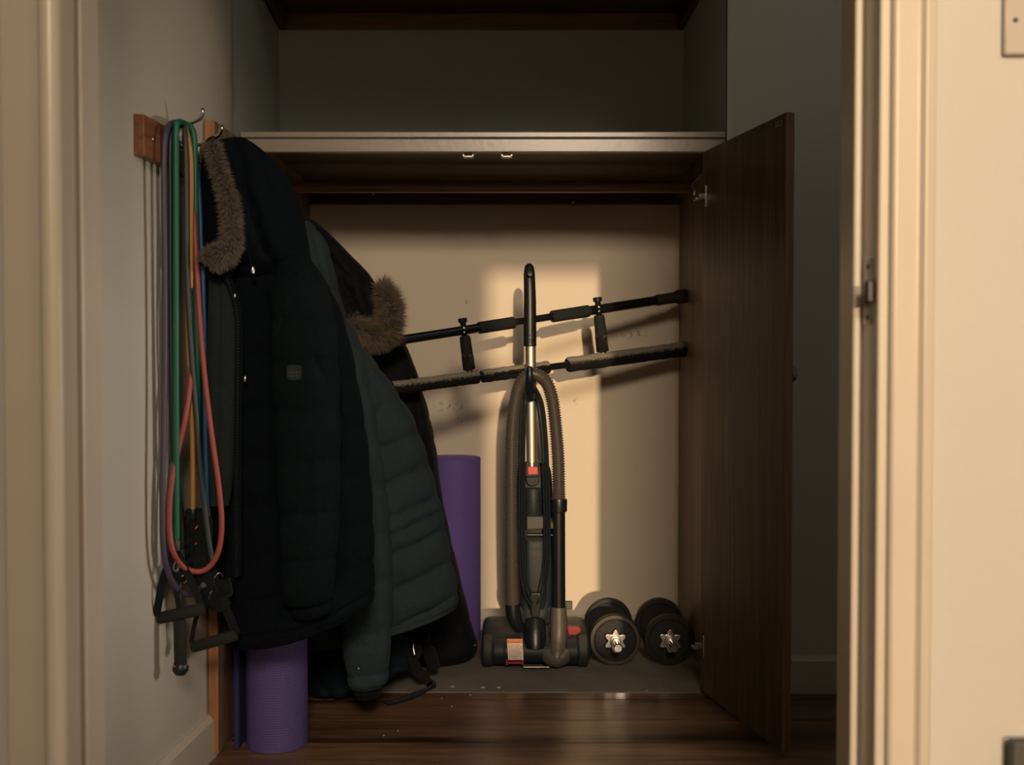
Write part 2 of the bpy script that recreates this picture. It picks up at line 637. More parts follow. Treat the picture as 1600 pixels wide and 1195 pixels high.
# upper recess: thin sheet above the shelf, its shade's green put into the colour
struct(MB().span((-0.80, YB - 0.004, 1.50), (0.60, YB, 2.6)).build('wall_recess_back', M['recess'], smooth=False))
# left wall with a rounded outer corner and a short return into the recess
pl = [(xw(1.40), 1.40), (xw(2.26), 2.26)]
for k in range(1, 15):
    t = k / 14
    a, bq, c = Vector((xw(2.26), 2.26)), Vector((xw(2.50), 2.50)), Vector((-0.724, 2.675))
    q = a.lerp(bq, t).lerp(bq.lerp(c, t), t)
    pl.append((q.x, q.y))
pl += [(-0.728, 2.68)]
pl += [(-1.0, 2.68), (-1.0, 1.40)]
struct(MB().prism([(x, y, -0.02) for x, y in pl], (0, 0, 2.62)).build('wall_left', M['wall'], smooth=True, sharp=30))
struct(MB().prism([(-0.728, 2.68, -0.02), (XL_B, YB, -0.02), (-1.0, YB, -0.02), (-1.0, 2.68, -0.02)], (0, 0, 2.62)).build('wall_recess_left', M['recess'], smooth=False))
# right-hand pier: return of the recess, then the wall that faces the camera
struct(MB().prism([(0.574, YF, -0.02), (0.574, YF + 0.012, -0.02), (XR_B - 0.004, YB, -0.02), (0.75, YB, -0.02), (0.75, YF + 0.012, -0.02)], (0, 0, 2.62)).build('wall_recess_right', M['recess'], smooth=False))
struct(MB().span((0.574, YF, -0.02), (1.6, YF + 0.012, 2.6)).build('wall_right', M['wall'], smooth=False))
wb = MB()
wb.span((1.45, 1.40, -0.02), (1.6, YF, 0.58)).span((1.45, 1.40, 1.12), (1.6, YF, 2.6)).span((1.45, 1.40, 0.58), (1.6, 1.45, 1.12)).span((1.45, 1.98, 0.58), (1.6, YF, 1.12))  # unseen opening, sized so the added side fill fades up the left wall
struct(wb.build('wall_box_room_right', M['wall'], smooth=False))
struct(MB().span((-1.0, 1.4, 2.6), (1.6, 3.5, 2.7)).build('ceiling', M['wall'], smooth=False))
# baseboards
def bboard(name, a, b, h, nrm, th=0.016):
    a, b, nrm = Vector((*a, 0)), Vector((*b, 0)), Vector((*nrm, 0)).normalized()
    prof = [(0, 0), (th, 0), (th, h - 0.012), (th * 0.45, h), (0, h)]
    return struct(MB().prism([a + nrm * d + Vector((0, 0, z)) for d, z in prof], b - a).build(name, M['base'], smooth=False))
bboard('baseboard_left', (xw(1.42), 1.42), (xw(2.50), 2.50), 0.098, (1, -0.0756))
bboard('baseboard_right', (0.574, YF), (1.44, YF), 0.10, (0, -1))
bboard('baseboard_back', (-0.66, YB), (0.55, YB), 0.048, (0, -1), 0.012)

# floor: dark underlay with separate boards
fl = struct(MB().span((-1.0, 1.3, -0.05), (1.6, 3.5, -0.021)).build('floor', M['subfloor'], smooth=False))
edges = [2.745, 2.69, 2.535, 2.385, 2.250, 2.105, 1.955, 1.81, 1.665, 1.52, 1.375]
for i, (a, b) in enumerate(zip(edges, edges[1:])):
    dz = random.uniform(-0.0004, 0.0)
    o = MB().span((-0.95, b + 0.002, -0.021), (1.44, a - 0.002, dz)).build('floor_board', M['plank'], fl, smooth=False)
fk = MB()
for (x, y, r) in ((707, 1077, 4), (755, 1078, 3.2), (779, 1078, 3.0), (600, 1154, 1.6), (622, 1147, 1.4), (690, 1095, 1.3), (735, 1090, 1.5), (1010, 1083, 1.5), (706, 1108, 1.2)):
    d = CZ * F / (y - 560)
    c = P(x, y, d)
    c.z = 0.0005
    rr = px2m(r, d)
    fk.rings([[c + Vector((math.cos(t * PI / 4) * rr * random.uniform(.6, 1.3), math.sin(t * PI / 4) * rr * random.uniform(.6, 1.3), z)) for t in range(8)] for z in (0, 0.0012)])
o = fk.build('paint_flakes', M['flake'], fl, smooth=False)
o['kind'] = 'stuff'
# hall on the camera's side: it is not in view, but it shapes the light
struct(MB().span((-1.3, -3.4, -0.05), (1.9, 1.3, 0.0)).build('floor_hall', M['plank'], smooth=False))
struct(MB().span((-1.3, -3.4, 3.7), (1.9, 1.4, 3.8)).build('ceiling_hall', M['wall'], smooth=False))
struct(MB().span((-1.4, -3.4, 0), (-1.3, 1.4, 3.8)).build('wall_hall_left', M['wall'], smooth=False))
struct(MB().span((1.8, -3.4, 0), (1.9, 1.4, 3.8)).build('wall_hall_right', M['wall'], smooth=False))
WX0, WX1 = -0.074 + SLX * 6.6, 1.65
WZ1 = 1.195 + SLZ * 6.6
WZ0 = 0.02 + SLZ * 6.6
hb = MB()
hb.span((-1.3, -3.3, 0), (WX0, -3.2, 3.8)).span((WX1, -3.3, 0), (1.8, -3.2, 3.8))
hb.span((WX0, -3.3, 0), (WX1, -3.2, WZ0)).span((WX0, -3.3, WZ1), (WX1, -3.2, 2.66)).span((WX0, -3.3, 3.35), (WX1, -3.2, 3.8))
struct(MB().span((-1.3, -0.62, 0), (-0.20, -0.50, 3.7)).build('hall_light_blocker', M['wall'], smooth=False))  # unseen blocker, added to keep stair light off the left door frame
struct(hb.build('wall_hall_back', M['wall'], smooth=False))

# partition with the doorway the camera looks through
JR, JL = 0.459, -0.573
DH = 1.96
pw = MB()
pw.span((JR + 0.02, 1.30, 0), (1.8, 1.40, 3.8))
pw.span((-1.3, 1.30, 0), (JL - 0.02, 1.40, 3.8))
pw.span((JL - 0.02, 1.30, DH), (JR + 0.02, 1.40, 3.8))
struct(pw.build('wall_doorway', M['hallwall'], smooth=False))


def casing_right():
    t = MB()
    t.span((JR, 1.285, 0), (JR + 0.02, 1.402, DH)).build
    fr = struct(t.build('door_1', M['casing'], smooth=True, bevel=0.003))
    MB().span((JR - 0.012, 1.342, 0), (JR, 1.402, DH)).build('door_stop', M['casing'], fr, bevel=0.003)
    # architrave: flat, then a bevelled outer edge
    x0 = JR + 0.012
    prof = [(x0, 1.30), (x0, 1.276), (x0 + 0.004, 1.272), (x0 + 0.034, 1.275), (x0 + 0.039, 1.266), (x0 + 0.052, 1.272), (x0 + 0.057, 1.282), (x0 + 0.057, 1.30)]
    MB().prism([(x, y, 0) for x, y in prof], (0, 0, DH + 0.05)).build('architrave', M['casing'], fr, bevel=0.002)
    sp = MB().span((JR - 0.0015, 1.307, 0.945), (JR, 1.336, 1.030)).build('strike_plate', M['dullmetal'], fr, bevel=0.0008)
    MB().span((JR - 0.0022, 1.314, 0.972), (JR - 0.0012, 1.328, 1.002)).build('latch_hole', M['subfloor'], sp, smooth=False)
    MB().span((JR - 0.010, 1.297, 0.973), (JR - 0.001, 1.309, 1.001)).build('plate_lip', M['screw'], sp, bevel=0.002)
    for z in (0.955, 1.020):
        MB().lathe([(0.0, 0), (0.0035, 0), (0.003, 0.0012), (0, 0.0013)], (JR - 0.0014, 1.321, z), (-1, 0, 0), 12).build('screw', M['screw'], sp)
    return fr


casing_right()
fr2 = struct(MB().span((JL - 0.02, 1.285, 0), (JL, 1.402, DH)).build('door_2', M['casing'], bevel=0.003))
MB().span((JL, 1.342, 0), (JL + 0.012, 1.402, DH)).build('door_stop', M['casing'], fr2, bevel=0.003)
x0 = JL + 0.022
prof = [(x0, 1.30), (x0, 1.262)] + [(x0 - 0.014 + 0.014 * math.cos(t * PI / 12), 1.262 - 0.014 * math.sin(t * PI / 12)) for t in range(1, 12)] + [(x0 - 0.028, 1.262), (x0 - 0.028, 1.288), (x0 - 0.090, 1.290), (x0 - 0.090, 1.30)]
MB().prism([(x, y, 0) for x, y in prof], (0, 0, DH + 0.05)).build('architrave', M['casing'], fr2, smooth=True, bevel=0.002, sharp=50)
hd = struct(MB().span((JL - 0.02, 1.285, DH), (JR + 0.02, 1.402, DH + 0.02)).build('door_3', M['casing'], bevel=0.003))
MB().span((JL - 0.07, 1.275, DH + 0.01), (JR + 0.07, 1.30, DH + 0.07)).build('architrave', M['casing'], hd, bevel=0.004)

# light switch on the partition, cut by the frame's right edge
c = P(1570, 85, 1.29)
sw = thing('light_switch', 'pale grey light switch plate screwed to the cream wall right of the door frame', 'light switch', (c.x + 0.043, 1.30, c.z + 0.043))
x, z = sw.location.x, sw.location.z
MB().span((x - 0.043, 1.291, z - 0.043), (x + 0.043, 1.2995, z + 0.043)).build('plate', M['switch'], sw, bevel=0.003)
MB().span((x - 0.010, 1.286, z - 0.016), (x + 0.010, 1.293, z + 0.016)).build('rocker', M['switch'], sw, bevel=0.002)
for sx in (-0.0295, 0.0295):
    MB().lathe([(0.0, 0), (0.0035, 0), (0.003, 0.001), (0, 0.001)], (x + sx, 1.2912, z), (0, -1, 0), 14).build('screw', M['screw'], sw)
# dark box low on the right, out of focus
c = P(1584, 1160, 1.272)
bx = thing('hardboard_sheet', 'dark grey board edge standing low in front of the cream wall at lower right', 'board', (c.x + 0.06, 1.272, 0))
MB().span((c.x, 1.272, 0.0), (c.x + 0.12, 1.290, c.z)).build('sheet', M['crate'], bx, bevel=0.004)

# ------------------------------------------------------------------ built-in cupboard
XPL, XPR = -0.667, 0.5535
ZSH = 1.504
cb = thing('built_in_cupboard', 'low built-in cupboard with cream shelf front, dark wood inside and two open doors', 'cupboard', (-0.05, YF, 0))
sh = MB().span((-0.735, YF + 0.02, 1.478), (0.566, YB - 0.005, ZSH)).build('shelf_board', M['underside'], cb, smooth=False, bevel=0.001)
MB().span((-0.7235, YF - 0.004, 1.452), (0.569, YF + 0.020, 1.489)).build('fascia', M['gloss'], cb, bevel=0.003)
MB().span((-0.7235, YF - 0.010, 1.4895), (0.569, YF + 0.020, ZSH + 0.002)).build('shelf_lipping', M['gloss'], cb, bevel=0.003)
MB().span((-0.665, YF + 0.0205, 1.462), (XPR, YF + 0.040, 1.4775)).build('front_rail', M['underside'], cb, bevel=0.001)
MB().span((XPR, YF + 0.002, 0.0), (0.566, YB - 0.005, 1.4775)).build('side_panel', M['panel'], cb, bevel=0.001)
MB().span((XPL - 0.018, YF + 0.002, 0.0), (XPL, YB - 0.005, 1.4775)).build('side_panel', M['panel'], cb, bevel=0.001)
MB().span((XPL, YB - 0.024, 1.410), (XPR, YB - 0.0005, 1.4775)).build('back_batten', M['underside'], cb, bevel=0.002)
MB().span((XPR - 0.018, YF + 0.05, 1.42), (XPR, YB - 0.026, 1.4775)).build('side_batten', M['underside'], cb, bevel=0.002)
MB().span((XPL, YF + 0.002, -0.0205), (XPR, YB - 0.013, 0.0005)).build('cupboard_floor', M['cupfloor'], cb, smooth=False, bevel=0.001)
zr = P(800, 293, 3.1).z
rd = MB().tube([(XPL, 3.1, zr), (XPR, 3.1, zr)], px2m(8.5, 3.1), 20).build('clothes_rail', M['rod'], cb)
MB().lathe([(0.0, 0), (0.026, 0), (0.026, 0.004), (0.021, 0.008), (0.021, 0.014)], (XPR, 3.1, zr), (-1, 0, 0), 24).build('rail_socket', M['dullmetal'], rd)
MB().lathe([(0.0, 0), (0.003, 0), (0.003, 0.003), (0, 0.004)], (XPR - 0.002, 3.072, zr + 0.005), (-1, 0, 0), 12).build('screw', M['steel'], rd)
for qx in (583, 895):
    c = P(qx, 303 if qx == 583 else 316, 3.375)
    MB().lathe([(0.0, 0), (0.004, 0), (0.003, 0.002), (0, 0.0024)], (c.x, 3.3765, min(c.z, 1.47)), (0, -1, 0), 12).build('screw', M['steel'], cb)
for qx in (732, 792):
    c = P(qx, 248, 2.775)
    ct = MB().span((c.x - 0.019, 2.757, 1.4535), (c.x + 0.019, 2.79, 1.4565)).build('door_catch', M['dullmetal'], cb, bevel=0.0006)
    w_, h_ = 0.0145, 0.008
    fr_ = MB()
    z0 = 1.4425
    fr_.span((c.x - w_, 2.760, z0), (c.x + w_, 2.785, z0 + 0.0025)).span((c.x - w_, 2.760, z0 + 0.0085), (c.x + w_, 2.785, z0 + 0.0110))
    fr_.span((c.x - w_, 2.760, z0), (c.x - w_ + 0.0035, 2.785, z0 + 0.011)).span((c.x + w_ - 0.0035, 2.760, z0), (c.x + w_, 2.785, z0 + 0.011))
    fr_.build('catch_frame', M['dullmetal'], ct, smooth=False)


def leaf(hx, hy, ex, ey, th, z0, z1, mat_face, side):
    """door leaf from hinge (hx,hy) to free edge (ex,ey); thickness grows to 'side' (+1 right, -1 left) of the inner face"""
    a, b = Vector((hx, hy, 0)), Vector((ex, ey, 0))
    d = (b - a).normalized()
    n = Vector((-d.y, d.x, 0))          # left of travel
    n = n if n.x * side > 0 else -n
    pts = [a, b - d * 0.004, b - d * 0.004 + n * th, a + n * th]
    o = MB().prism([p + Vector((0, 0, z0)) for p in pts], (0, 0, z1 - z0)).build('door', mat_face, cb, smooth=True, bevel=0.0012)
    e = [b - d * 0.004, b, b + n * th, b - d * 0.004 + n * th]
    MB().prism([p + Vector((0, 0, z0)) for p in e], (0, 0, z1 - z0)).build('edge_lipping', M['edge'] if side < 0 else M['doorL'], o, smooth=True, bevel=0.0010)
    return o, a, b, d, n


DZ0, DZ1 = 0.012, 1.450
fe = P(1226, 700, 2.29)
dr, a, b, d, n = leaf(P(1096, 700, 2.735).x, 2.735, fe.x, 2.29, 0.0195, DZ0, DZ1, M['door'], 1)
inn = -n
for zc in (P(0, 307, 2.72).z, P(0, 1009, 2.72).z):
    hc = a + d * 0.022 + Vector((0, 0, zc))
    R = Matrix((d, n, Vector((0, 0, 1)))).transposed()
    h = MB().box(hc + inn * 0.001, (0.003, 0.003, 0.058), R).build('hinge', M['steel'], dr, bevel=0.0006)
    q = MB()
    q.box(hc + inn * 0.010 - d * 0.010, (0.016, 0.016, 0.015), R)
    q.box(hc + inn * 0.020 - d * 0.020 - Vector((0, 0, 0.006)), (0.02, 0.010, 0.008), R)
    q.build('hinge_arm', M['dullmetal'], h, bevel=0.001)
c = P(1215, 186, 2.33)
kk = a + d * ((b - a).length - 0.035)
R = Matrix((d, n, Vector((0, 0, 1)))).transposed()
cp = MB().box(kk + Vector((0, 0, DZ1 - 0.018)) + inn * 0.0008, (0.034, 0.0016, 0.013), R).build('catch_plate', M['dullmetal'], dr, bevel=0.0006)
MB().lathe([(0, 0), (0.003, 0), (0.0025, 0.001), (0, 0.0011)], kk + d * 0.006 + Vector((0, 0, DZ1 - 0.018)) + inn * 0.0016, inn, 12).build('screw', M['screw'], cp)
zc = P(0, 584, 2.3).z
MB().lathe([(0, 0), (0.0022, 0), (0.0018, 0.001), (0, 0.0011)], a + d * ((b - a).length - 0.036) + Vector((0, 0, zc)), inn, 12).build('knob_screw', M['screw'], dr)
MB().lathe([(0.0, 0), (0.009, 0), (0.009, 0.008), (0.017, 0.011), (0.020, 0.016), (0.018, 0.021), (0.010, 0.024), (0, 0.0245)],
           a + d * ((b - a).length - 0.036) + n * 0.0195 + Vector((0, 0, zc)), n, 24).build('knob', M['dullmetal'], dr)
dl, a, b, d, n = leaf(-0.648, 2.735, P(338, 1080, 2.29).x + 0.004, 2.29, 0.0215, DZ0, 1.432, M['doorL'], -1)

# dark framed shelf high up in the recess
us = thing('upper_shelf', 'dark wooden upper shelf on battens at the top of the recess', 'shelf', (-0.1, 3.1, 1.99))
zb = P(0, 48, YB).z
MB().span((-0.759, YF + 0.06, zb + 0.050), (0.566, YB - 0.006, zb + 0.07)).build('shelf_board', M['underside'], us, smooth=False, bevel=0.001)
MB().span((-0.735, YB - 0.026, zb), (0.54, YB - 0.005, zb + 0.0495)).build('back_batten', M['rod'], us, bevel=0.001)
MB().prism([(-0.7245, YF + 0.06, zb), (-0.7045, YF + 0.06, zb), (-0.7365, YB - 0.006, zb), (-0.7615, YB - 0.006, zb)], (0, 0, 0.0495)).build('side_batten', M['underside'], us, bevel=0.001)
MB().prism([(0.5715, YF + 0.06, zb), (0.5515, YF + 0.06, zb), (0.5415, YB - 0.006, zb), (0.5635, YB - 0.006, zb)], (0, 0, 0.0495)).build('side_batten', M['underside'], us, bevel=0.001)

# ------------------------------------------------------------------ coat rack on the left wall
ck = thing('coat_rack', 'short red-brown wooden coat rack with chrome hooks screwed to the left wall', 'coat rack', (xw(2.1), 2.1, 1.33))
y0, y1 = 1.944, 2.30
z0, z1 = P(0, 243, y0).z, P(0, 178, y0).z
MB().prism([(xw(y0) + 0.0005, y0, z0), (xw(y0) + 0.020, y0, z0), (xw(y1) + 0.020, y1, z0), (xw(y1) + 0.0005, y1, z0)], (0, 0, z1 - z0)).build('board', M['rack'], ck, bevel=0.0015)
MB().lathe([(0, 0), (0.0035, 0), (0.003, 0.0015), (0, 0.002)], (xw(1.985) + 0.020, 1.985, (z0 + z1) / 2), (1, -0.07, 0), 12).build('screw', M['steel'], ck)


def hook(y, tip, base, low):
    xf = xw(y) + 0.020
    g = MB()
    B = P(base[0], base[1], y)
    B.x = xf
    T = P(tip[0], tip[1], y - 0.02)
    g.tube(catmull([B, B.lerp(T, 0.35) + Vector((0.004, 0, -0.006)), B.lerp(T, 0.75) + Vector((0.006, 0, -0.009)), T + Vector((0.001, 0, -0.006)), T], 8), 0.0040, 12)
    g.lathe([(0, -0.0050), (0.0035, -0.0035), (0.0050, 0), (0.0035, 0.0035), (0, 0.0050)], T, (0, 0, 1), 16)
    L0 = Vector((xf, y, B.z - 0.036))
    L1 = P(low[0], low[1], y - 0.02)
    g.tube(catmull([L0, L0.lerp(L1, 0.5) + Vector((0, 0, -0.006)), L1], 8), 0.0034, 12)
    g.lathe([(0, -0.0044), (0.003, -0.003), (0.0044, 0), (0.003, 0.003), (0, 0.0044)], L1, (0, 0, 1), 16)
    g.span((xf - 0.0002, y - 0.009, B.z - 0.046), (xf + 0.003, y + 0.009, B.z + 0.008))
    return g.build('hook', M['chrome'], ck)


hook(2.108, (316, 172), (285, 198), (295, 229))
hook(2.205, (346, 198), (308, 227), (327, 251))


# ------------------------------------------------------------------ soft goods
def interp_rows(rows, nz):
    cols = len(rows[0])
    out = []
    m = len(rows)
    for i in range(nz + 1):
        s = i / nz * (m - 1)
        k = min(int(s), m - 2)
        t = s - k
        r = []
        for c in range(cols):
            p0, p1, p2, p3 = rows[max(k - 1, 0)][c], rows[k][c], rows[k + 1][c], rows[min(k + 2, m - 1)][c]
            r.append(0.5 * ((2 * p1) + (p2 - p0) * t + (2 * p0 - 5 * p1 + 4 * p2 - p3) * t * t + (3 * p1 - p0 - 3 * p2 + p3) * t ** 3))
        out.append(r)
    return out


def cloth(rows, nring=110, nz=150, ex=2.5, disp=None, seed=0.0, wr=0.006, g=None):
    """closed cloth body; each row = (left px, left py, right px, right py, distance, thickness, sag px)"""
    R = interp_rows(rows, nz)
    rs = []
    for (plx, ply, prx, pry, y, th, sag) in R:
        ring = []
        for j in range(nring):
            a = 2 * PI * j / nring
            ca, sa = math.cos(a), math.sin(a)
            ca = math.copysign(abs(ca) ** (2 / ex), ca)
            sa = math.copysign(abs(sa) ** (2 / ex), sa)
            f = (ca + 1) / 2
            px = plx + (prx - plx) * f
            py = ply + (pry - ply) * f + sag * (1 - ca * ca)
            p = P(px, py, y)
            p.y -= sa * th / 2
            out = Vector((math.cos(a), -math.sin(a) * 1.0, 0)).normalized()
            q = Vector((p.x * 7 + seed, p.y * 7, p.z * 3.0))
            w = noise.noise(q) * 0.65 + noise.noise(q * 2.3) * 0.35 + abs(noise.noise(q * Vector((1.5, 1.5, 3.1)) if False else q * 4.1)) * -0.2
            dd = w * wr
            if disp:
                dd += disp(px, py, a)
            dd *= min(1.0, 0.35 + abs(math.sin(a)) * 0.9)
            ring.append(p + out * dd)
        rs.append(ring)
    g = g or MB()
    g.rings(rs)
    return g


def quilt(seams, slope, x0, amp, wob=3.0):
    ss = sorted(seams)

    def f(px, py, a):
        v = py - slope * (px - x0) + wob * noise.noise(Vector((px * 0.05, py * 0.03, 3.3)))
        if v < ss[0] or v > ss[-1]:
            return 0.0
        for u0, u1 in zip(ss, ss[1:]):
            if u0 <= v <= u1:
                t = (v - u0) / (u1 - u0)
                s = math.sin(PI * t)
                pucker = 0.32 * noise.noise(Vector((px * 0.16, u0, 1.0))) * (1 - s)
                return amp * (s ** 0.45 - 0.75 + pucker)
        return 0.0
    return f


def crease(lines):
    """lines: (x0,y0,x1,y1,width px,depth m)"""
    def f(px, py, a):
        d = 0.0
        for (x0, y0, x1, y1, w, dep) in lines:
            if min(y0, y1) - 25 <= py <= max(y0, y1) + 25:
                vx, vy = x1 - x0, y1 - y0
                t = max(0, min(1, ((px - x0) * vx + (py - y0) * vy) / (vx * vx + vy * vy)))
                dx, dy = px - x0 - t * vx, py - y0 - t * vy
                q = (dx * dx + dy * dy) / (w * w)
                if q < 9:
                    d -= dep * math.exp(-q)
        return d
    return f


def both(*fs):
    return lambda px, py, a: sum(f(px, py, a) for f in fs)


def fur(path, radii, count, length, mat, parent, droop=0.5, seed=1, curl=0.0, name='fur_trim', spread=(0, 0, 0)):
    rnd = random.Random(seed)
    pts = catmull(path, 16)
    m = len(pts)
    g = MB()
    seg = m - 1
    # soft core under the hair
    cr = []
    for i in range(m):
        t = i / seg * (len(radii) - 1)
        k = min(int(t), len(radii) - 2)
        cr.append(radii[k] + (radii[k + 1] - radii[k]) * (t - k))
    g.tube(pts, [c * 0.8 for c in cr], 12)
    spread = Vector(spread)
    for _ in range(count):
        s = rnd.random() * seg
        i = min(int(s), seg - 1)
        p = pts[i].lerp(pts[i + 1], s - i)
        r = cr[i]
        t = (pts[i + 1] - pts[i]).normalized()
        u = t.orthogonal().normalized()
        w = t.cross(u)
        a = rnd.random() * 2 * PI
        nr = u * math.cos(a) + w * math.sin(a)
        root = p + nr * r * 0.75
        ln = length * rnd.uniform(0.6, 1.25)
        dirn = (nr + t * rnd.uniform(-0.5, 0.5) + spread + Vector((0, 0, -droop * rnd.uniform(0.2, 1.2)))).normalized()
        dir2 = (dirn + t * curl + Vector((0, 0, -droop * 0.7)) + Vector((rnd.uniform(-.3, .3), rnd.uniform(-.3, .3), rnd.uniform(-.3, .3)))).normalized()
        mid = root + dirn * ln * 0.5
        tip = mid + dir2 * ln * 0.5
        side = dirn.cross(Vector((rnd.uniform(-1, 1), rnd.uniform(-1, 1), rnd.uniform(-1, 1)))).normalized() * rnd.uniform(0.0006, 0.0012)
        o = len(g.v)
        g.v += [root - side, root + side, mid + side * 0.7, mid - side * 0.7, tip]
        g.f += [(o, o + 1, o + 2, o + 3), (o + 3, o + 2, o + 4)]
    ob = g.build(name, mat, parent, smooth=False)
    ob['kind'] = 'stuff'
    return ob


# ---- black parka on the second hook
pk = thing('black_parka', 'black hooded parka with dark fur trim hanging on the coat rack hook', 'coat', (-0.50, 2.2, 1.34), )
body_rows = [
    (350, 385, 470, 372, 2.215, 0.09, 0), (338, 420, 486, 405, 2.21, 0.12, 0), (328, 460, 512, 445, 2.205, 0.14, 0),
    (324, 520, 538, 505, 2.20, 0.15, 0), (323, 600, 557, 590, 2.20, 0.15, 0), (324, 680, 571, 670, 2.20, 0.15, 0),
    (326, 760, 580, 750, 2.20, 0.15, 2), (330, 840, 584, 825, 2.20, 0.15, 6), (336, 910, 584, 885, 2.20, 0.15, 12),
    (343, 965, 584, 918, 2.20, 0.15, 16), (352, 1000, 583, 938, 2.20, 0.14, 19), (358, 1006, 581, 941, 2.20, 0.10, 19)]
bd = both(quilt([470, 545, 622, 700, 770, 850, 915, 985], -0.30, 460, 0.011),
          crease([(370, 430, 371, 1000, 5, 0.012), (425, 470, 428, 720, 8, 0.014), (428, 720, 440, 950, 8, 0.012),
                  (532, 560, 536, 900, 7, 0.010), (390, 300, 420, 480, 7, 0.01), (372, 985, 480, 972, 3, 0.006), (480, 972, 583, 922, 3, 0.006),
                  (385, 925, 440, 930, 4, 0.005), (400, 770, 435, 800, 5, 0.006), (380, 780, 405, 790, 4, 0.005)]))
cloth(body_rows, disp=bd, seed=1.0, wr=0.010).build('body', M['parka'], pk, sharp=80)
sl_rows = [
    (436, 408, 478, 400, 2.165, 0.07, 0), (428, 445, 502, 432, 2.135, 0.10, 0), (424, 510, 521, 495, 2.115, 0.11, 0), (426, 590, 530, 578, 2.11, 0.11, 0),
    (431, 690, 533, 680, 2.11, 0.11, 0), (436, 790, 531, 785, 2.11, 0.105, 1), (440, 870, 527, 866, 2.11, 0.10, 2),
    (443, 925, 522, 918, 2.11, 0.095, 3), (444, 941, 520, 933, 2.11, 0.085, 4)]
sl = cloth(sl_rows, 72, 120, disp=both(quilt([430, 500, 565, 640, 720, 800, 872, 945], -0.05, 480, 0.011),
                                       crease([(440, 520, 470, 470, 5, .006), (500, 560, 528, 620, 5, .008), (440, 650, 480, 642, 4, .005)])), seed=4.0, wr=0.007).build('sleeve', M['parkasleeve'], pk, sharp=80)
cloth([(453, 938, 516, 932, 2.115, 0.06, 3), (456, 955, 517, 948, 2.115, 0.06, 3), (459, 964, 515, 956, 2.115, 0.05, 3)], 48, 12, seed=2, wr=0.002).build('cuff', M['parka'], sl, sharp=80)
hood_rows = [
    (340, 222, 384, 216, 2.20, 0.05, 0), (324, 230, 400, 226, 2.195, 0.09, 0), (319, 245, 420, 243, 2.19, 0.12, 0),
    (318, 275, 441, 266, 2.185, 0.15, 0), (319, 310, 459, 296, 2.18, 0.17, 0), (320, 345, 470, 330, 2.18, 0.17, 0),
    (321, 385, 478, 368, 2.18, 0.17, 0), (326, 415, 484, 402, 2.185, 0.15, 0), (336, 440, 488, 424, 2.195, 0.11, 0)]
hdo = cloth(hood_rows, 90, 90, disp=crease([(380, 225, 430, 400, 6, 0.012), (395, 300, 440, 420, 6, 0.010), (368, 250, 395, 420, 5, 0.010), (420, 250, 455, 330, 5, 0.006)]), seed=9.0, wr=0.012).build('hood', M['parka'], pk, sharp=80)
fur([P(331, 226, 2.115), P(338, 250, 2.095), P(349, 285, 2.085), P(358, 320, 2.08), P(362, 350, 2.075), P(361, 380, 2.072), P(350, 398, 2.068), P(336, 402, 2.066), P(328, 410, 2.066)],
    [0.003, 0.004, 0.006, 0.008, 0.009, 0.011, 0.016, 0.017, 0.013], 13000, 0.021, M['furdark'], pk, 0.45, 5)
# opened front: charcoal lining between the front edges
cloth([(327, 432, 352, 440, 2.125, 0.03, 0), (325, 480, 368, 470, 2.115, 0.035, 0), (323, 560, 371, 560, 2.11, 0.035, 0), (322, 650, 370, 650, 2.11, 0.035, 0),
       (323, 740, 364, 740, 2.112, 0.03, 0), (325, 790, 358, 790, 2.115, 0.02, 0)], 60, 80, seed=14, wr=0.006,
      disp=crease([(345, 430, 342, 780, 4, 0.006)])).build('lining', M['lining'], pk, sharp=80)
# front edges with zip
g = MB()
zp = catmull([P(352, 425, 2.105), P(372, 490, 2.095), P(373, 600, 2.092), P(372, 700, 2.093), P(371, 800, 2.095), P(371, 900, 2.10)], 20)
g.ribbon(zp, 0.016, 0.004, (1, 0.1, 0))
zi = g.build('zip_placket', M['parkasleeve'], pk, sharp=60)
zt = MB()
for p in resample(zp, 0.006):
    zt.box(p + Vector((-0.001, -0.0035, 0)), (0.0030, 0.002, 0.0022))
o = zt.build('zip_teeth', M['screw'], zi, smooth=False)
for (qx, qy, r) in ((395, 422, 0.0045), (367, 462, 0.0024), (383, 592, 0.0034)):
    c = P(qx, qy, 2.085)
    MB().tube([c + Vector((0, 0, r * 1.5)), c, c - Vector((0, 0, r * 1.5))], [r * 0.6, r, r * 0.7], 12).build('cord_toggle', M['steel'], pk)
MB().tube(catmull([P(393, 418, 2.088), P(386, 380, 2.085), P(380, 345, 2.09)], 8), 0.0013, 8).build('drawcord', M['parkasleeve'], pk)
bc = P(459, 582, 2.051)
bd_ = MB()
w_, h_ = px2m(11.5, 2.05), px2m(12, 2.05)
out = []
for k in range(32):
    a = 2 * PI * k / 32
    out.append(bc + Vector((math.copysign(abs(math.cos(a)) ** 0.5, math.cos(a)) * w_, 0, math.copysign(abs(math.sin(a)) ** 0.5, math.sin(a)) * h_)))
bdg = bd_.prism(out, (0, 0.006, 0)).build('badge', M['badge'], pk, bevel=0.0008)
mk = MB()
for (dx, dz, s) in ((-7, 0.5, .8), (-4, 0.5, 1), (0, 0.5, 1), (4.5, 0.5, 1), (-6.5, -5.5, 1.1), (-3, -5.5, .7), (0, -5.5, 1), (5, -5.5, 1.5)):
    mk.box(bc + Vector((px2m(dx, 2.05), -0.0004, px2m(dz, 2.05))), (0.0016 * s, 0.0012, 0.0028))
mk.build('badge_marks', M['badgemark'], bdg, smooth=False)
MB().tube(catmull([P(345, 226, 2.17), P(334, 214, 2.185), P(322, 222, 2.19), P(331, 236, 2.15)], 8), 0.0022, 8).build('hanging_loop', M['web'], pk)

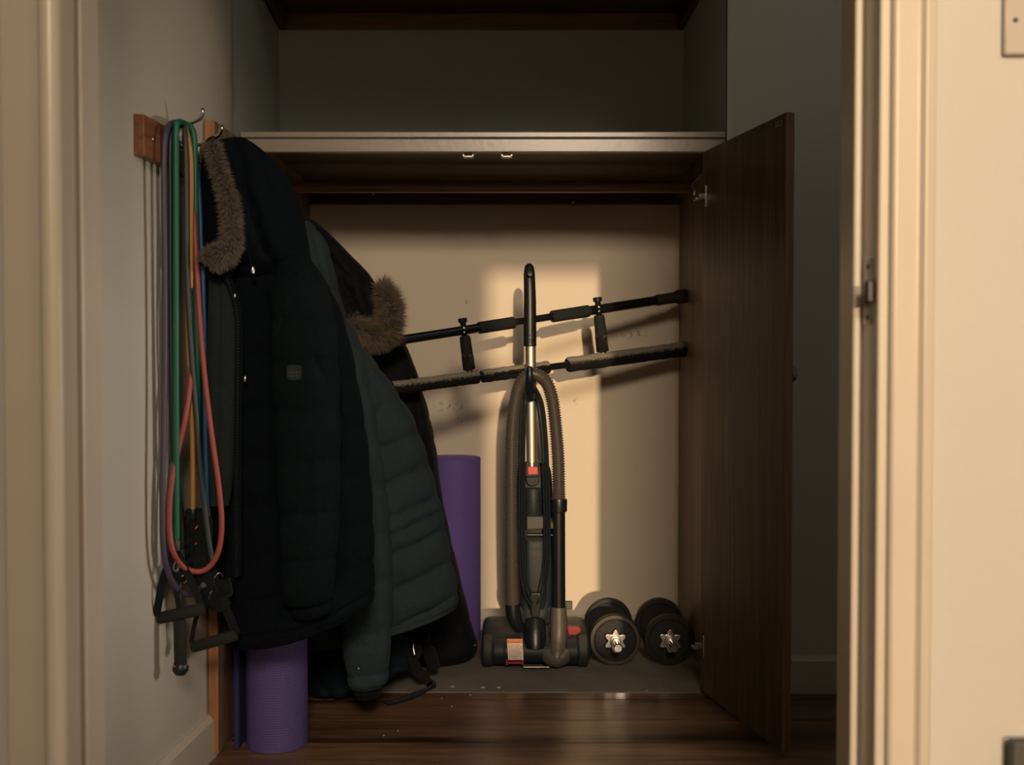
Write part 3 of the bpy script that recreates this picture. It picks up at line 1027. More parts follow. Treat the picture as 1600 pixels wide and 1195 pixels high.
# ---- grey puffer behind it
gp = thing('grey_puffer_coat', 'charcoal grey quilted puffer coat hanging between the black parka and the navy parka', 'coat', (-0.35, 2.56, 1.0))
seams = [400, 455, 505, 555, 614, 678, 735, 790, 815, 844, 900, 955, 1010]
rows = [
    (452, 352, 484, 346, 2.57, 0.05, 0), (452, 380, 506, 372, 2.565, 0.09, 0), (455, 430, 525, 420, 2.56, 0.13, 0), (458, 490, 538, 480, 2.56, 0.15, 0),
    (462, 550, 562, 535, 2.56, 0.16, 0), (468, 610, 602, 588, 2.56, 0.16, 0), (472, 680, 645, 652, 2.56, 0.16, 0), (475, 750, 670, 722, 2.56, 0.16, 0),
    (477, 830, 692, 798, 2.56, 0.16, 0), (479, 900, 705, 868, 2.56, 0.16, 0), (481, 965, 717, 925, 2.56, 0.16, 2), (482, 1008, 714, 945, 2.56, 0.15, 5), (486, 1014, 706, 953, 2.56, 0.11, 6)]
cloth(rows, 120, 170, disp=both(quilt(seams, -0.42, 650, 0.020), crease([(575, 690, 612, 960, 6, 0.012), (520, 400, 545, 520, 5, 0.010), (545, 520, 600, 620, 6, .008), (495, 360, 530, 480, 5, .01),
                                                                    (540, 1000, 712, 945, 3, 0.004)])), seed=21, wr=0.010).build('body', M['grey'], gp, sharp=80)
rows = [
    (535, 560, 566, 552, 2.47, 0.06, 0), (532, 620, 578, 610, 2.455, 0.08, 0), (534, 700, 592, 690, 2.45, 0.09, 0), (535, 780, 603, 772, 2.445, 0.09, 0), (535, 850, 610, 845, 2.445, 0.09, 0),
    (535, 920, 613, 915, 2.445, 0.09, 0), (536, 985, 612, 980, 2.445, 0.09, 1), (541, 1035, 609, 1030, 2.445, 0.085, 2), (546, 1068, 606, 1062, 2.445, 0.075, 4), (549, 1072, 603, 1066, 2.445, 0.05, 4)]
gs = cloth(rows, 72, 130, disp=both(quilt([600, 690, 762, 835, 905, 985, 1050, 1072], -0.1, 575, 0.010), crease([(550, 900, 570, 880, 4, .005), (540, 990, 575, 1000, 4, .005)])), seed=31, wr=0.008).build('sleeve', M['grey'], gp, sharp=80)
cloth([(552, 1060, 600, 1056, 2.445, 0.055, 3), (553, 1078, 598, 1074, 2.445, 0.05, 3), (558, 1090, 594, 1086, 2.445, 0.04, 3)], 40, 10, seed=2, wr=0.003).build('cuff', M['navy'], gs, sharp=80)
c = P(560, 1044, 2.395)
MB().lathe([(0, 0), (0.003, 0), (0.0025, 0.0015), (0, 0.002)], c, (0, -1, 0), 12).build('cuff_stud', M['steel'], gs)

# ---- navy parka with brown fur hood
nv = thing('navy_parka', 'navy black parka with brown fur-trimmed hood hanging furthest back, touching the purple mat', 'coat', (-0.33, 3.02, 1.0))
rows = [
    (500, 420, 570, 440, 3.05, 0.08, 0), (520, 480, 612, 500, 3.04, 0.13, 0), (540, 540, 634, 538, 3.03, 0.15, 0), (552, 590, 650, 580, 3.03, 0.15, 0), (562, 650, 668, 640, 3.03, 0.15, 0),
    (570, 710, 680, 700, 3.03, 0.15, 0), (578, 770, 688, 762, 3.03, 0.15, 0), (590, 850, 703, 842, 3.03, 0.15, 0), (602, 920, 721, 910, 3.03, 0.15, 0),
    (615, 985, 737, 975, 3.03, 0.15, 4), (630, 1020, 746, 1008, 3.02, 0.14, 6), (640, 1032, 742, 1020, 3.02, 0.10, 8)]
cloth(rows, 90, 130, disp=both(quilt([560, 620, 660, 700, 745, 800, 870, 940, 1000], -0.35, 650, 0.007), crease([(640, 570, 660, 660, 4, .008), (640, 700, 675, 690, 4, .006)])), seed=41, wr=0.012).build('body', M['navy'], nv, sharp=80)
rows = [
    (466, 352, 492, 345, 2.86, 0.06, 0), (468, 375, 516, 366, 2.86, 0.10, 0), (475, 405, 545, 395, 2.86, 0.14, 0), (485, 440, 574, 425, 2.865, 0.16, 0),
    (498, 475, 590, 452, 2.87, 0.17, 0), (512, 505, 597, 486, 2.87, 0.16, 0), (535, 525, 596, 512, 2.875, 0.12, 0), (556, 530, 590, 524, 2.88, 0.08, 0)]
cloth(rows, 90, 90, disp=crease([(490, 370, 555, 440, 5, .01), (520, 400, 560, 480, 5, .012), (545, 440, 570, 500, 5, .012), (500, 420, 560, 460, 4, .008), (575, 440, 590, 500, 4, .006)]), seed=55, wr=0.016).build('hood', M['navy'], nv, sharp=80)
fur([P(592, 450, 2.85), P(604, 462, 2.83), P(610, 485, 2.82), P(607, 510, 2.815), P(594, 524, 2.81), P(574, 524, 2.80), P(556, 514, 2.80), P(544, 500, 2.81)],
    [0.008, 0.011, 0.015, 0.017, 0.018, 0.018, 0.016, 0.011], 14000, 0.038, M['fur'], nv, 0.35, 11, curl=-0.3, spread=(0.15, 0, 0))
c = P(742, 1008, 2.955)
MB().box(c, (0.006, 0.003, 0.003)).build('hem_toggle', M['steel'], nv, bevel=0.001)

# ---- backpack slumped on the floor under the coats
bg = thing('backpack', 'dark navy backpack slumped on the floor under the hanging coats', 'backpack', (-0.40, 2.80, 0))
rows = [
    (490, 985, 610, 990, 2.86, 0.10, 0), (478, 1005, 640, 1005, 2.84, 0.20, 0), (474, 1030, 660, 1020, 2.82, 0.26, 0), (474, 1055, 656, 1035, 2.80, 0.30, 0),
    (476, 1072, 640, 1048, 2.79, 0.32, 0), (482, 1082, 620, 1056, 2.79, 0.31, 2), (490, 1086, 600, 1066, 2.79, 0.26, 2)]
g = cloth(rows, 100, 70, ex=2.3, disp=crease([(480, 1020, 540, 1090, 5, .014), (500, 1010, 560, 1070, 5, .012), (610, 1020, 640, 1060, 5, .012), (640, 1000, 646, 1050, 4, .010)]), seed=66, wr=0.022)
zmin = min(v.z for v in g.v)
for v in g.v:
    v.z = max(0.001, v.z - (zmin - 0.001) * max(0, 1 - v.z / 0.2))
g.build('body', M['bag'], bg, sharp=80)


def on_floor(px, py, z=0.004):
    d = CZ * F / (py - 560) * (1 - z / CZ)
    p = P(px, py, d)
    p.z = max(z, p.z)
    return p


sp = catmull([P(640, 1010, 2.73), P(645, 1030, 2.72), P(655, 1050, 2.70), on_floor(668, 1066, 0.012), on_floor(674, 1074, 0.010), on_floor(660, 1083), on_floor(635, 1094), on_floor(603, 1103)], 10)
MB().ribbon(sp, 0.026, 0.004, [Vector((0.75, 0.45, 0.5)).lerp(Vector((0.25, 1, 0)), min(1, i / (len(sp) * 0.55))) for i in range(len(sp))]).build('strap', M['web'], bg, sharp=60)
MB().tube([P(646, 1005, 2.70), P(646, 1015, 2.695), P(648, 1023, 2.69)], [0.0015, 0.0032, 0.0022], 10).build('zip_pull', M['steel'], bg)
MB().tube(catmull([P(664, 990, 2.86), P(670, 1015, 2.84), P(676, 1035, 2.83), P(678, 1044, 2.83)], 8), [0.012] * 8 + [0.018] * 16 + [0.008], 14).build('side_strap', M['web'], bg)

# ------------------------------------------------------------------ mats
def roll(name, label, c, R, h, mat, group, start=0.0):
    t = thing(name, label, 'yoga mat', (c[0], c[1], 0), group)
    th, gap = 0.0050, 0.0006
    r_in = 0.016
    turns = (R - r_in) / (th + gap)
    n = int(turns * 40)
    prof, us = [], []
    arc = 0
    prev = None
    for i in range(n + 1):
        a = start + 2 * PI * turns * i / n
        r = r_in + (R - r_in) * i / n
        prof.append((a, r))
    vs, fs, uvs = [], [], []
    zs = [0.0015 + h * k / 12 for k in range(13)]
    arcs = []
    for i, (a, r) in enumerate(prof):
        p = (c[0] + r * math.cos(a), c[1] + r * math.sin(a))
        if prev:
            arc += math.hypot(p[0] - prev[0], p[1] - prev[1])
        prev = p
        arcs.append(arc)
    m_ = len(prof)
    me = bpy.data.meshes.new('mat_roll')
    # outer wall of the strip (last turn and a bit, dense) and its inner wall
    V, Fc, U = [], [], []

    def sheet(off, flip):
        base = len(V)
        for i, (a, r) in enumerate(prof):
            for z in (zs[0], zs[-1]):
                rr = r - off
                V.append((rr * math.cos(a), rr * math.sin(a), z))
                U.append((arcs[i], z))
        for i in range(m_ - 1):
            q = (base + 2 * i, base + 2 * i + 2, base + 2 * i + 3, base + 2 * i + 1)
            Fc.append(q if not flip else q[::-1])
        return base
    b0 = sheet(0, False)
    b1 = sheet(th, True)
    for k in (0, 1):
        for i in range(m_ - 1):
            q = (b0 + 2 * i + k, b0 + 2 * i + 2 + k, b1 + 2 * i + 2 + k, b1 + 2 * i + k)
            Fc.append(q if k == 1 else q[::-1])
    for i in (0, m_ - 1):
        Fc.append((b0 + 2 * i, b0 + 2 * i + 1, b1 + 2 * i + 1, b1 + 2 * i))
    me.from_pydata(V, [], Fc)
    ul = me.uv_layers.new(name='UVMap')
    for lp in me.loops:
        ul.data[lp.index].uv = U[lp.vertex_index]
    me.materials.append(mat)
    for p in me.polygons:
        p.use_smooth = True
    me.set_sharp_from_angle(angle=math.radians(40))
    o = bpy.data.objects.new('mat_roll', me)
    COL.objects.link(o)
    o.parent = t
    return t


R1 = px2m(49.5, 2.385)
roll('yoga_mat', 'rolled purple yoga mat standing beside the open left cupboard door, under the black parka', (P(432, 1100, 2.385).x, 2.385), R1, 0.60, M['mat'], 'rolled purple yoga mats', -0.2)
R2 = px2m(44, 3.262)
roll('yoga_mat', 'rolled purple yoga mat standing at the back wall behind the navy parka', (P(708.5, 800, 3.262).x, 3.262), R2, P(708, 715, 3.262).z, M['mat2'], 'rolled purple yoga mats', 2.3)
fm = thing('folded_mat', 'thin dark blue mat standing on edge between the left cupboard door and purple mat', 'mat', (-0.637, 2.5, 0))
MB().prism([(-0.6385, 2.335, 0.001), (-0.6300, 2.345, 0.001), (-0.632, 2.72, 0.001), (-0.642, 2.72, 0.001)], (0, 0, 0.60)).build('sheet', M['bluemat'], fm, bevel=0.002)
MB().prism([(-0.6440, 2.350, 0.001), (-0.6395, 2.345, 0.001), (-0.6430, 2.72, 0.001), (-0.6460, 2.72, 0.001)], (0, 0, 0.595)).build('sheet', M['bluemat'], fm, bevel=0.001)


# ------------------------------------------------------------------ resistance bands over the first hook
def yb(px):
    return min(1.990 + (px - 257) * 0.0021, 2.085)


def strand(pts, dy=0.0):
    return catmull([P(p[0], p[1], (p[2] if len(p) > 2 else yb(p[0])) + dy) for p in pts], 10)


GB = 'resistance bands on the coat rack'
def band(label, mat, strands, r=0.0050, dys=None):
    c = P(strands[0][0][0], strands[0][0][1], yb(strands[0][0][0]))
    t = thing('resistance_band', label, 'resistance band', c, GB)
    for i, st in enumerate(strands):
        MB().tube(strand(st, dys[i] if dys else 0), r, 12).build('tube', mat, t)
    return t


HK = (286, 193, 2.085)
bp_ = band('dull purple resistance band looping lowest, nearest the wall', M['b_purple'],
           [[HK, (270, 192, 2.04), (260, 205), (256, 260), (257.5, 420), (257, 600), (254, 760), (255, 850), (263, 895), (280, 923), (300, 928), (318, 914, 2.05)]], 0.0058)
bk = band('black resistance band between the purple and the green band', M['b_black'],
          [[HK, (275, 194, 2.04), (267, 212), (266, 300), (267, 500), (271, 700), (283, 800), (284, 862)]], 0.0056, [0.012])
gr = band('bright green resistance band, both strands over the first hook', M['b_green'],
          [[(288, 193, 2.08), (279, 191, 2.04), (275, 205), (275, 300), (275, 500), (275.5, 700), (276, 842)],
           [(288, 193, 2.10), (299, 200, 2.09), (304, 225, 2.09), (306, 330, 2.09), (307, 480, 2.09), (309, 600, 2.095), (310, 680, 2.10)]], 0.0062, [-0.008, 0])
sl_ = band('slate grey resistance band hanging between green and yellow strands', M['b_slate'],
           [[(287, 192, 2.08), (289, 205, 2.06), (291, 260, 2.05), (292, 400, 2.05), (297, 520, 2.05), (306, 640, 2.05), (314, 740, 2.055), (323, 820, 2.06), (330, 868, 2.065)]], 0.0056)
ye = band('yellow resistance band with a straight strand ending in a black connector', M['b_yellow'],
          [[(289, 196, 2.08), (292, 208, 2.07), (298, 245, 2.065), (299, 330, 2.068), (298, 450, 2.07)],
           [(294, 430, 2.065), (294, 520, 2.058), (298, 610, 2.055), (301, 700, 2.055), (301.5, 796, 2.055)]], 0.0050)
bl = band('blue resistance band hanging against the black parka', M['b_blue'],
          [[(291, 195, 2.10), (303, 230, 2.10), (311, 300, 2.10), (315, 400, 2.098), (319, 500, 2.095), (320, 620, 2.09), (322, 730, 2.085), (324, 795, 2.085)]], 0.0050)
rdb = band('coral red resistance band in a wide hanging loop', M['b_red'],
           [[(303, 330, 2.085), (308, 430, 2.075), (312, 500, 2.068), (320, 590, 2.06), (331, 680, 2.05), (342, 760, 2.045), (346.5, 820, 2.045), (341, 862, 2.045), (326, 886, 2.045), (307, 893, 2.04), (286, 885, 2.03), (270, 860, 2.01), (264.5, 815, 2.01), (268, 755, 2.015), (278, 705, 2.025), (290, 650, 2.03), (297, 600, 2.045), (300, 540, 2.07)]], 0.0056)
te = band('thin muted teal resistance band at the wall behind the red loop', M['b_teal'],
          [[(282, 195, 2.09), (271, 230, 2.04), (268, 400, 2.035), (269, 520, 2.03), (273, 610, 2.035), (270, 700, 2.035), (263, 780, 2.025), (261, 865, 2.02)]], 0.0044, [0.01])


def connector(parent, px, py0, py1, y, r=0.0075):
    MB().tube([P(px, py0, y), P(px, py0 + 2, y), P(px, py1 - 2, y), P(px, py1, y)], [r * 0.8, r, r, r * 0.7], 14).build('connector', M['blackplastic'], parent)


def carabiner(parent, px, py, y, s=0.012, tilt=0.3):
    c = P(px, py, y)
    pts = []
    for k in range(28):
        a = 2 * PI * k / 28
        pts.append(c + Vector((math.cos(a) * s * 0.55 + math.sin(a) * s * tilt * 0.5, math.cos(a) * s * tilt, math.sin(a) * s)))
    MB().tube(pts, 0.0017, 8, closed=True).build('carabiner', M['chrome'], parent)


def foam_handle(parent, a, b, y, rpx, straps):
    A, B = P(a[0], a[1], y), P(b[0], b[1], y)
    r = px2m(rpx, y)
    h = MB().tube([A, A.lerp(B, .03), A.lerp(B, .5), A.lerp(B, .97), B], [r * .85, r, r * 1.02, r, r * .85], 20).build('handle', M['foam'], parent)
    for (pts, w) in straps:
        q = catmull([P(p[0], p[1], p[2] if len(p) > 2 else y) for p in pts], 8)
        MB().ribbon(q, px2m(w, y), 0.003, (1, 0.15, 0.35)).build('strap', M['web'], parent, sharp=60)
    return h


connector(gr, 276, 842, 862, yb(275.5) - 0.008, 0.0078)
connector(ye, 301.5, 795, 812, 2.055, 0.0066)
connector(bk, 284, 858, 876, yb(284) + 0.012)
connector(sl_, 331, 866, 884, 2.066)
connector(bl, 324, 792, 812, 2.085)
connector(te, 261, 863, 880, 2.03)
foam_handle(gr, (247, 966), (318, 951), 2.03, 9.5, [([(244, 962, 2.02), (248, 940, 2.01), (255, 905, 2.01), (268, 872, 2.015), (276, 862, 2.02)], 12), ([(316, 950, 2.035), (300, 910, 2.03), (283, 875, 2.03), (277, 862, 2.025)], 10)])
foam_handle(ye, (300, 1011), (369, 992), 2.075, 9, [([(299, 1004, 2.075), (304, 975, 2.07), (312, 945, 2.07), (316, 900, 2.07), (303, 830, 2.06), (301, 812, 2.055)], 7), ([(369, 990, 2.075), (357, 960, 2.07), (346, 935, 2.07), (330, 890, 2.075), (305, 830, 2.065), (302, 812, 2.06)], 13)])
c0 = foam_handle(bp_, (281, 968), (282, 1040), 2.025, 9.5, [([(281, 968, 2.03), (279, 945, 2.03), (276, 920, 2.03), (281, 895, 2.03)], 8)])
cp_ = P(282, 1044, 2.025)
MB().lathe([(0, -0.014), (0.010, -0.012), (0.0155, -0.004), (0.0155, 0.004), (0.012, 0.010), (0, 0.011)], cp_, (0.1, 0, 1), 24).build('end_cap', M['blackplastic'], bp_)
MB().tube([cp_ + Vector((math.cos(k * PI / 14) * 0.0135, math.sin(k * PI / 14) * 0.0135 * 1.0, 0.009 + 0.004 * math.sin(k * PI / 14 - .4))) for k in range(28)], 0.0008, 6, closed=True).build('orange_ring', M['labelorange'], bp_)
MB().tube(strand([(278, 880, 2.04), (279, 905, 2.04), (280, 935, 2.04), (282, 958, 2.035)]), 0.0042, 10).build('tube', plain('rubber_violet', (0.07, 0.075, 0.22), 0.5), bp_)
carabiner(bl, 341, 905, 2.075, 0.013, 0.4)
carabiner(sl_, 334, 928, 2.07, 0.011, 0.8)
carabiner(gr, 276, 884, 2.02, 0.010, 0.3)
carabiner(te, 287, 905, 2.045, 0.010, 0.5)
# padded ankle strap bunched among the handles
an = thing('ankle_strap', 'padded black ankle strap with small orange stitches bunched inside the red loop', 'strap', P(305, 850, 2.07))
MB().ribbon(catmull([P(291, 810, 2.085), P(303, 806, 2.075), P(318, 812, 2.08), P(316, 850, 2.075), P(300, 868, 2.07), P(292, 850, 2.08), P(300, 890, 2.075), P(320, 905, 2.08)], 8), 0.034, 0.006, (0.2, 0.1, 1)).build('padded_band', M['web'], an, sharp=60)
cloth([(288, 806, 312, 803, 2.10, .03, 0), (285, 815, 322, 812, 2.10, .04, 0), (284, 850, 326, 850, 2.10, .045, 0), (286, 885, 330, 885, 2.10, .045, 0), (293, 915, 338, 918, 2.10, .045, 0), (305, 938, 345, 944, 2.10, .04, 0), (318, 946, 342, 950, 2.10, .02, 0)], 60, 50, seed=77, wr=0.02).build('padding', M['web'], an, sharp=80)
MB().ribbon(catmull([P(310, 870, 2.06), P(318, 900, 2.06), P(330, 925, 2.065), P(338, 950, 2.07)], 8), 0.026, 0.005, (1, 0.1, 0.3)).build('strap', M['web'], an, sharp=60)
MB().ribbon(catmull([P(335, 935, 2.07), P(345, 944, 2.065), P(352, 930, 2.07), P(348, 905, 2.075)], 8), 0.030, 0.008, (0.2, 0.1, 1)).build('strap', M['web'], an, sharp=60)
for (qx, qy, dx, dz) in ((307, 824, 3, 4), (306, 849, 2, 2)):
    c = P(qx, qy, 2.052)
    MB().tube([c - Vector((dx, 0, dz)) * 0.0008, c + Vector((dx, 0, dz)) * 0.0008], 0.0011, 8).build('orange_stitch', M['labelorange'], an)
MB().span(P(293, 815, 2.06), P(298, 803, 2.066)).build('buckle', M['blackplastic'], an, bevel=0.001)


# ------------------------------------------------------------------ upright vacuum cleaner
vc = thing('vacuum_cleaner', 'black upright vacuum cleaner with coiled grey hose standing at the back of the cupboard', 'vacuum cleaner', (0.055, 3.02, 0))
VY = 3.0


def V(px, py, y=VY):
    return P(px, py, y)


def mm(n, y=VY):
    return px2m(n, y)


# handle grip: bowed back at the top
hp = [(828, 541, 0), (828, 520, 0), (828, 500, 0), (828, 470, 0.002), (827.5, 445, 0.006), (827, 428, 0.012), (827, 418, 0.020), (827, 414, 0.028)]
hr = [10.2, 10.2, 10, 9.6, 9.2, 8.9, 7.5, 3]
hpts = [V(x, y, VY + dy) for x, y, dy in hp]
hc_ = catmull(hpts, 6)
hrr = []
for i in range(len(hc_)):
    t = i / (len(hc_) - 1) * (len(hr) - 1)
    k = min(int(t), len(hr) - 2)
    hrr.append(mm(hr[k] + (hr[k + 1] - hr[k]) * (t - k)))
hg = MB().tube(hc_, hrr, 24).build('handle_grip', M['blackplastic'], vc)
for yy in (527, 537):
    c = V(829, yy, VY - mm(10.9))
    MB().tube([c + Vector((math.cos(k * PI / 8) * 0.0062, 0.0012 * abs(math.cos(k * PI / 8)), math.sin(k * PI / 8) * 0.0066)) for k in range(16)], 0.0011, 6, closed=True).build('emblem_ring', M['dullmetal'], hg)
MB().lathe([(0, 0), (0.009, 0), (0.007, 0.003), (0, 0.0036)], V(828, 428, VY - mm(8.2)), (0, -1, 0.25), 18).build('release_button', M['blackplastic'], hg)
MB().tube([V(829, 540), V(831, 728)], mm(8.2), 28).build('wand_tube', M['alu'], vc)
# upper cord hook
uh = MB()
uh.tube(catmull([V(829, 622, 2.985), V(828, 608, 2.950), V(828, 594, 2.922), V(827.5, 578, 2.918), V(827.5, 572, 2.918)], 6),
        [mm(r) for r in [7, 7, 7, 7, 7, 7, 7, 7, 6.5, 6.5, 6.2, 6, 6, 5.8, 5.6, 5.5, 5.2, 5, 5, 5, 5, 4.5, 4, 3.5, 2]], 14)
uh.tube([V(829, 612, 3.0), V(829, 626, 3.0)], mm(9.2), 24)
uh.build('cord_hook', M['blackplastic'], vc)


def hose(pts, r, pitch, name, parent):
    q = resample(catmull(pts, 24), pitch / 4)
    rr = [r * (1.0, 1.0, 0.82, 0.82)[i % 4] for i in range(len(q))]
    return MB().tube(q, rr, 18).build(name, M['hose'], parent, sharp=30)


hose([V(801, 946, 2.985), V(800, 900, 2.975), V(799, 820, 2.97), V(799, 740, 2.968), V(800, 680, 2.966), V(804, 635, 2.962), V(812, 602, 2.957), V(825, 586, 2.952), V(840, 586, 2.952),
      V(854, 598, 2.957), V(863, 625, 2.962), V(868, 665, 2.966), V(872, 715, 2.968), V(873, 760, 2.97), V(873, 783, 2.975)], mm(10.4), 0.0074, 'hose', vc)
MB().tube([V(801, 944, 2.985), V(802, 958, 2.985), V(806, 972, 2.99), V(813, 982, 3.0)], [mm(11.5), mm(11.8), mm(11), mm(9)], 20).build('hose_elbow', M['vacblack'], vc)
MB().tube([V(873, 779, 2.975), V(873, 781, 2.975), V(873, 798, 2.978), V(873, 800, 2.978)], [mm(12.5), mm(13.2), mm(13), mm(11)], 28).build('hose_collar', M['vacblack'], vc)
MB().tube([V(872.5, 798, 2.98), V(873, 950, 2.985)], mm(10.5), 28).build('extension_wand', M['vacblack'], vc)
MB().tube(catmull([V(873, 948, 2.985), V(873, 985, 2.98), V(872, 1010, 2.965), V(870, 1026, 2.95), V(870, 1034, 2.945)], 6),
          [mm(r) for r in [12, 12.2, 12.6, 13, 13.2, 13.2, 13.2, 13.2, 13.2, 13.2, 13.2, 13.4, 13.8, 14, 14, 14, 14, 14, 13, 13, 13, 12, 11, 10, 6]], 28).build('suction_elbow', M['vacgrey'], vc)
cu = MB()
cu.tube([V(856, 1022, 2.962), V(862, 1028, 2.952), V(869, 1030, 2.948), V(878, 1027, 2.952), V(885, 1018, 2.962)], mm(13), 18)
cu.build('elbow_socket', M['vacgrey'], vc)
MB().span(V(884, 952, 2.995), V(894, 938, 3.012)).build('hose_clip', M['vacgrey'], vc, bevel=0.002)


# body
def vrow(l, r, py, y0, th):
    return (l, py, r, py, y0, th, 0)


bo = cloth([vrow(812, 852, 722, 3.035, .04), vrow(809, 860, 732, 3.035, .055), vrow(807, 863, 760, 3.035, .065), vrow(808, 864, 810, 3.035, .07), vrow(810, 866, 850, 3.035, .08), vrow(812, 866, 900, 3.03, .09),
            vrow(812, 864, 940, 3.03, .09), vrow(811, 862, 960, 3.025, .085), vrow(815, 858, 974, 3.02, .06)], 48, 60, ex=3.2, wr=0.0)
bo.build('body', M['vac'], vc, sharp=50)
ho = MB()
ho.prism([V(821.5, 722, 2.985), V(842, 722, 2.985), V(843, 745, 2.985), V(820.5, 745, 2.985)], (0, 0.03, 0))
hs = ho.build('switch_housing', M['vac'], vc, bevel=0.0025)
MB().prism([V(824, 729, 2.979), V(840, 729, 2.979), V(841.5, 741.5, 2.979), V(825, 742, 2.979)], (0, 0.008, 0)).build('power_button', M['red'], hs, bevel=0.0022, seg=3)
tg = [V(821.5, 745, 2.982), V(843, 745, 2.982)]
for k in range(0, 9):
    a = PI * k / 8
    tg.append(V(832.2 + 10.6 * math.cos(a), 749 + 11 * math.sin(a), 2.982))
MB().prism(tg, (0, 0.02, 0)).build('latch_tongue', M['vac'], hs, bevel=0.003, seg=3)
MB().tube([V(833, 762, 2.995), V(833, 764, 2.995), V(833, 802, 2.995), V(833, 808, 2.997)], [mm(14), mm(15), mm(15.2), mm(13)], 32).build('neck', M['vac'], vc)
MB().tube([V(833, 780, 2.995), V(833, 781, 2.995)], [mm(15.4), mm(15.4)], 32).build('neck_ring', M['vacblack'], vc)
cs = MB()
cs.prism([V(822, 806, 2.968), V(858, 806, 2.968), V(866, 818, 2.968), V(867, 827, 2.968), V(822, 829, 2.968)], (0, 0.05, 0))
cs.build('carry_ledge', M['ledge'], vc, bevel=0.005, seg=3)
MB().tube([V(824, 835.5, 2.976), V(849, 835.5, 2.976)], mm(2.6), 14).build('hinge_pin', M['vacblack'], vc)
MB().tube([V(850, 835.5, 2.976), V(864, 836, 2.976)], mm(2.2), 14).build('hinge_pin', M['vacblack'], vc)
pn = cloth([vrow(821, 851, 839, 2.99, .03), vrow(820, 853, 848, 2.985, .045), vrow(820, 854, 890, 2.98, .05), vrow(822, 854, 930, 2.98, .05), vrow(826, 850, 950, 2.985, .04)], 48, 40, ex=3.5, wr=0.0,
           disp=crease([(820, 856, 838, 860, 1.5, .0012), (838, 860, 853, 856, 1.5, .0012)]))
pn.build('dust_canister', M['vac'], vc, sharp=60)
hub = MB()
hub.prism([V(812, 945, 2.99), V(822, 962, 2.985), V(828, 968, 2.985), V(846, 968, 2.985), V(852, 958, 2.985), V(861, 945, 2.99), V(861, 974, 2.99), V(812, 976, 2.99)], (0, 0.07, 0))
hub.build('lower_yoke', M['vac'], vc, bevel=0.003)
lh = MB()
lh.prism([V(828.5, 926, 2.945), V(844, 926, 2.945), V(845, 936, 2.943), V(843.5, 962, 2.950), V(841, 965, 2.952), V(832, 965, 2.952), V(830, 962, 2.950)], (0, 0.022, 0))
lh.prism([V(828.5, 926, 2.945), V(844, 926, 2.945), V(844, 931, 2.945), V(828.5, 931, 2.945)], (0, 0.05, 0))
lh.build('cord_hook', M['vacblack'], vc, bevel=0.003, seg=3)
# cord wound round both hooks
for k, (lx, rx, tp, bt, dy) in enumerate(((812.5, 858, 597, 948, 0.0), (816.5, 853.5, 599, 944, -0.004), (820, 849.5, 602, 940, 0.002), (814, 856, 601, 951, 0.007))):
    m = (lx + rx) / 2
    Y = 2.958 + dy
    pts = [(828, tp - 4, Y), (822, tp + 6, Y), (lx + 3, 625, Y), (lx, 660, Y - 0.004), (lx - 1, 740, Y - 0.002), (lx - 1, 830, Y - 0.002), (lx + 1, 890, Y - 0.004), (lx + 8, bt - 18, Y - 0.006), (836, bt, Y - 0.006),
           (rx - 8, bt - 20, Y - 0.006), (rx - 1, 880, Y - 0.004), (rx + 1, 820, Y - 0.002), (rx - 1, 740, Y - 0.002), (rx - 4, 680, Y), (rx - 10, 630, Y), (835, tp + 5, Y)]
    pp = [V(*p) for p in pts]
    cc = []
    n_ = len(pp)
    for i in range(n_):
        p0, p1, p2, p3 = pp[i - 1], pp[i], pp[(i + 1) % n_], pp[(i + 2) % n_]
        for j in range(6):
            t = j / 6
            cc.append(0.5 * ((2 * p1) + (p2 - p0) * t + (2 * p0 - 5 * p1 + 4 * p2 - p3) * t * t + (3 * p1 - p0 - 3 * p2 + p3) * t ** 3))
    MB().tube(cc, 0.0031, 8, closed=True).build('power_cord', M['blackplastic'], vc)
# cleaner head
def xs(px, y=VY):
    return (px - 800) / F * y


hd_ = MB()
prof = []
for (yy, zz) in ((2.955, 0.030), (2.953, 0.055), (2.960, 0.075), (2.985, 0.088), (3.03, 0.098), (3.10, 0.102), (3.16, 0.095), (3.20, 0.070), (3.21, 0.03), (3.20, 0.012), (2.965, 0.012)):
    prof.append((yy, zz))
rs = []
for (px, sc, dz) in ((753, 0.80, 0), (756, 0.93, 0), (762, 1.0, 0), (800, 1.0, 0), (850, 1.0, 0), (905, 1.0, 0), (915, 0.95, 0), (921, 0.80, 0)):
    rs.append([Vector((xs(px, 3.05), 3.09 + (yy - 3.09) * (0.5 + sc / 2) + 0.03, 0.012 + (zz - 0.012) * sc)) for yy, zz in prof])
hdo_ = hd_.rings(rs).build('cleaner_head', M['vac'], vc, sharp=40)
br = MB()
br.tube([Vector((xs(770, 2.97), 2.975, 0.046)), Vector((xs(772, 2.97), 2.975, 0.046)), Vector((xs(787, 2.97), 2.975, 0.046)), Vector((xs(789, 2.97), 2.975, 0.046))], [0.034, 0.037, 0.037, 0.034], 32)
br.build('brush_housing', M['vac'], hdo_)
MB().tube([Vector((xs(788, 2.97), 2.975, 0.046)), Vector((xs(887, 2.97), 2.975, 0.046))], 0.031, 32).build('brush_housing', M['vac'], hdo_)
br = MB()
br.tube([Vector((xs(884, 2.97), 2.975, 0.046)), Vector((xs(886, 2.97), 2.975, 0.046)), Vector((xs(902, 2.97), 2.975, 0.046)), Vector((xs(904, 2.97), 2.975, 0.046))], [0.034, 0.037, 0.037, 0.034], 32)
br.build('brush_housing', M['vac'], hdo_)
pv = MB()
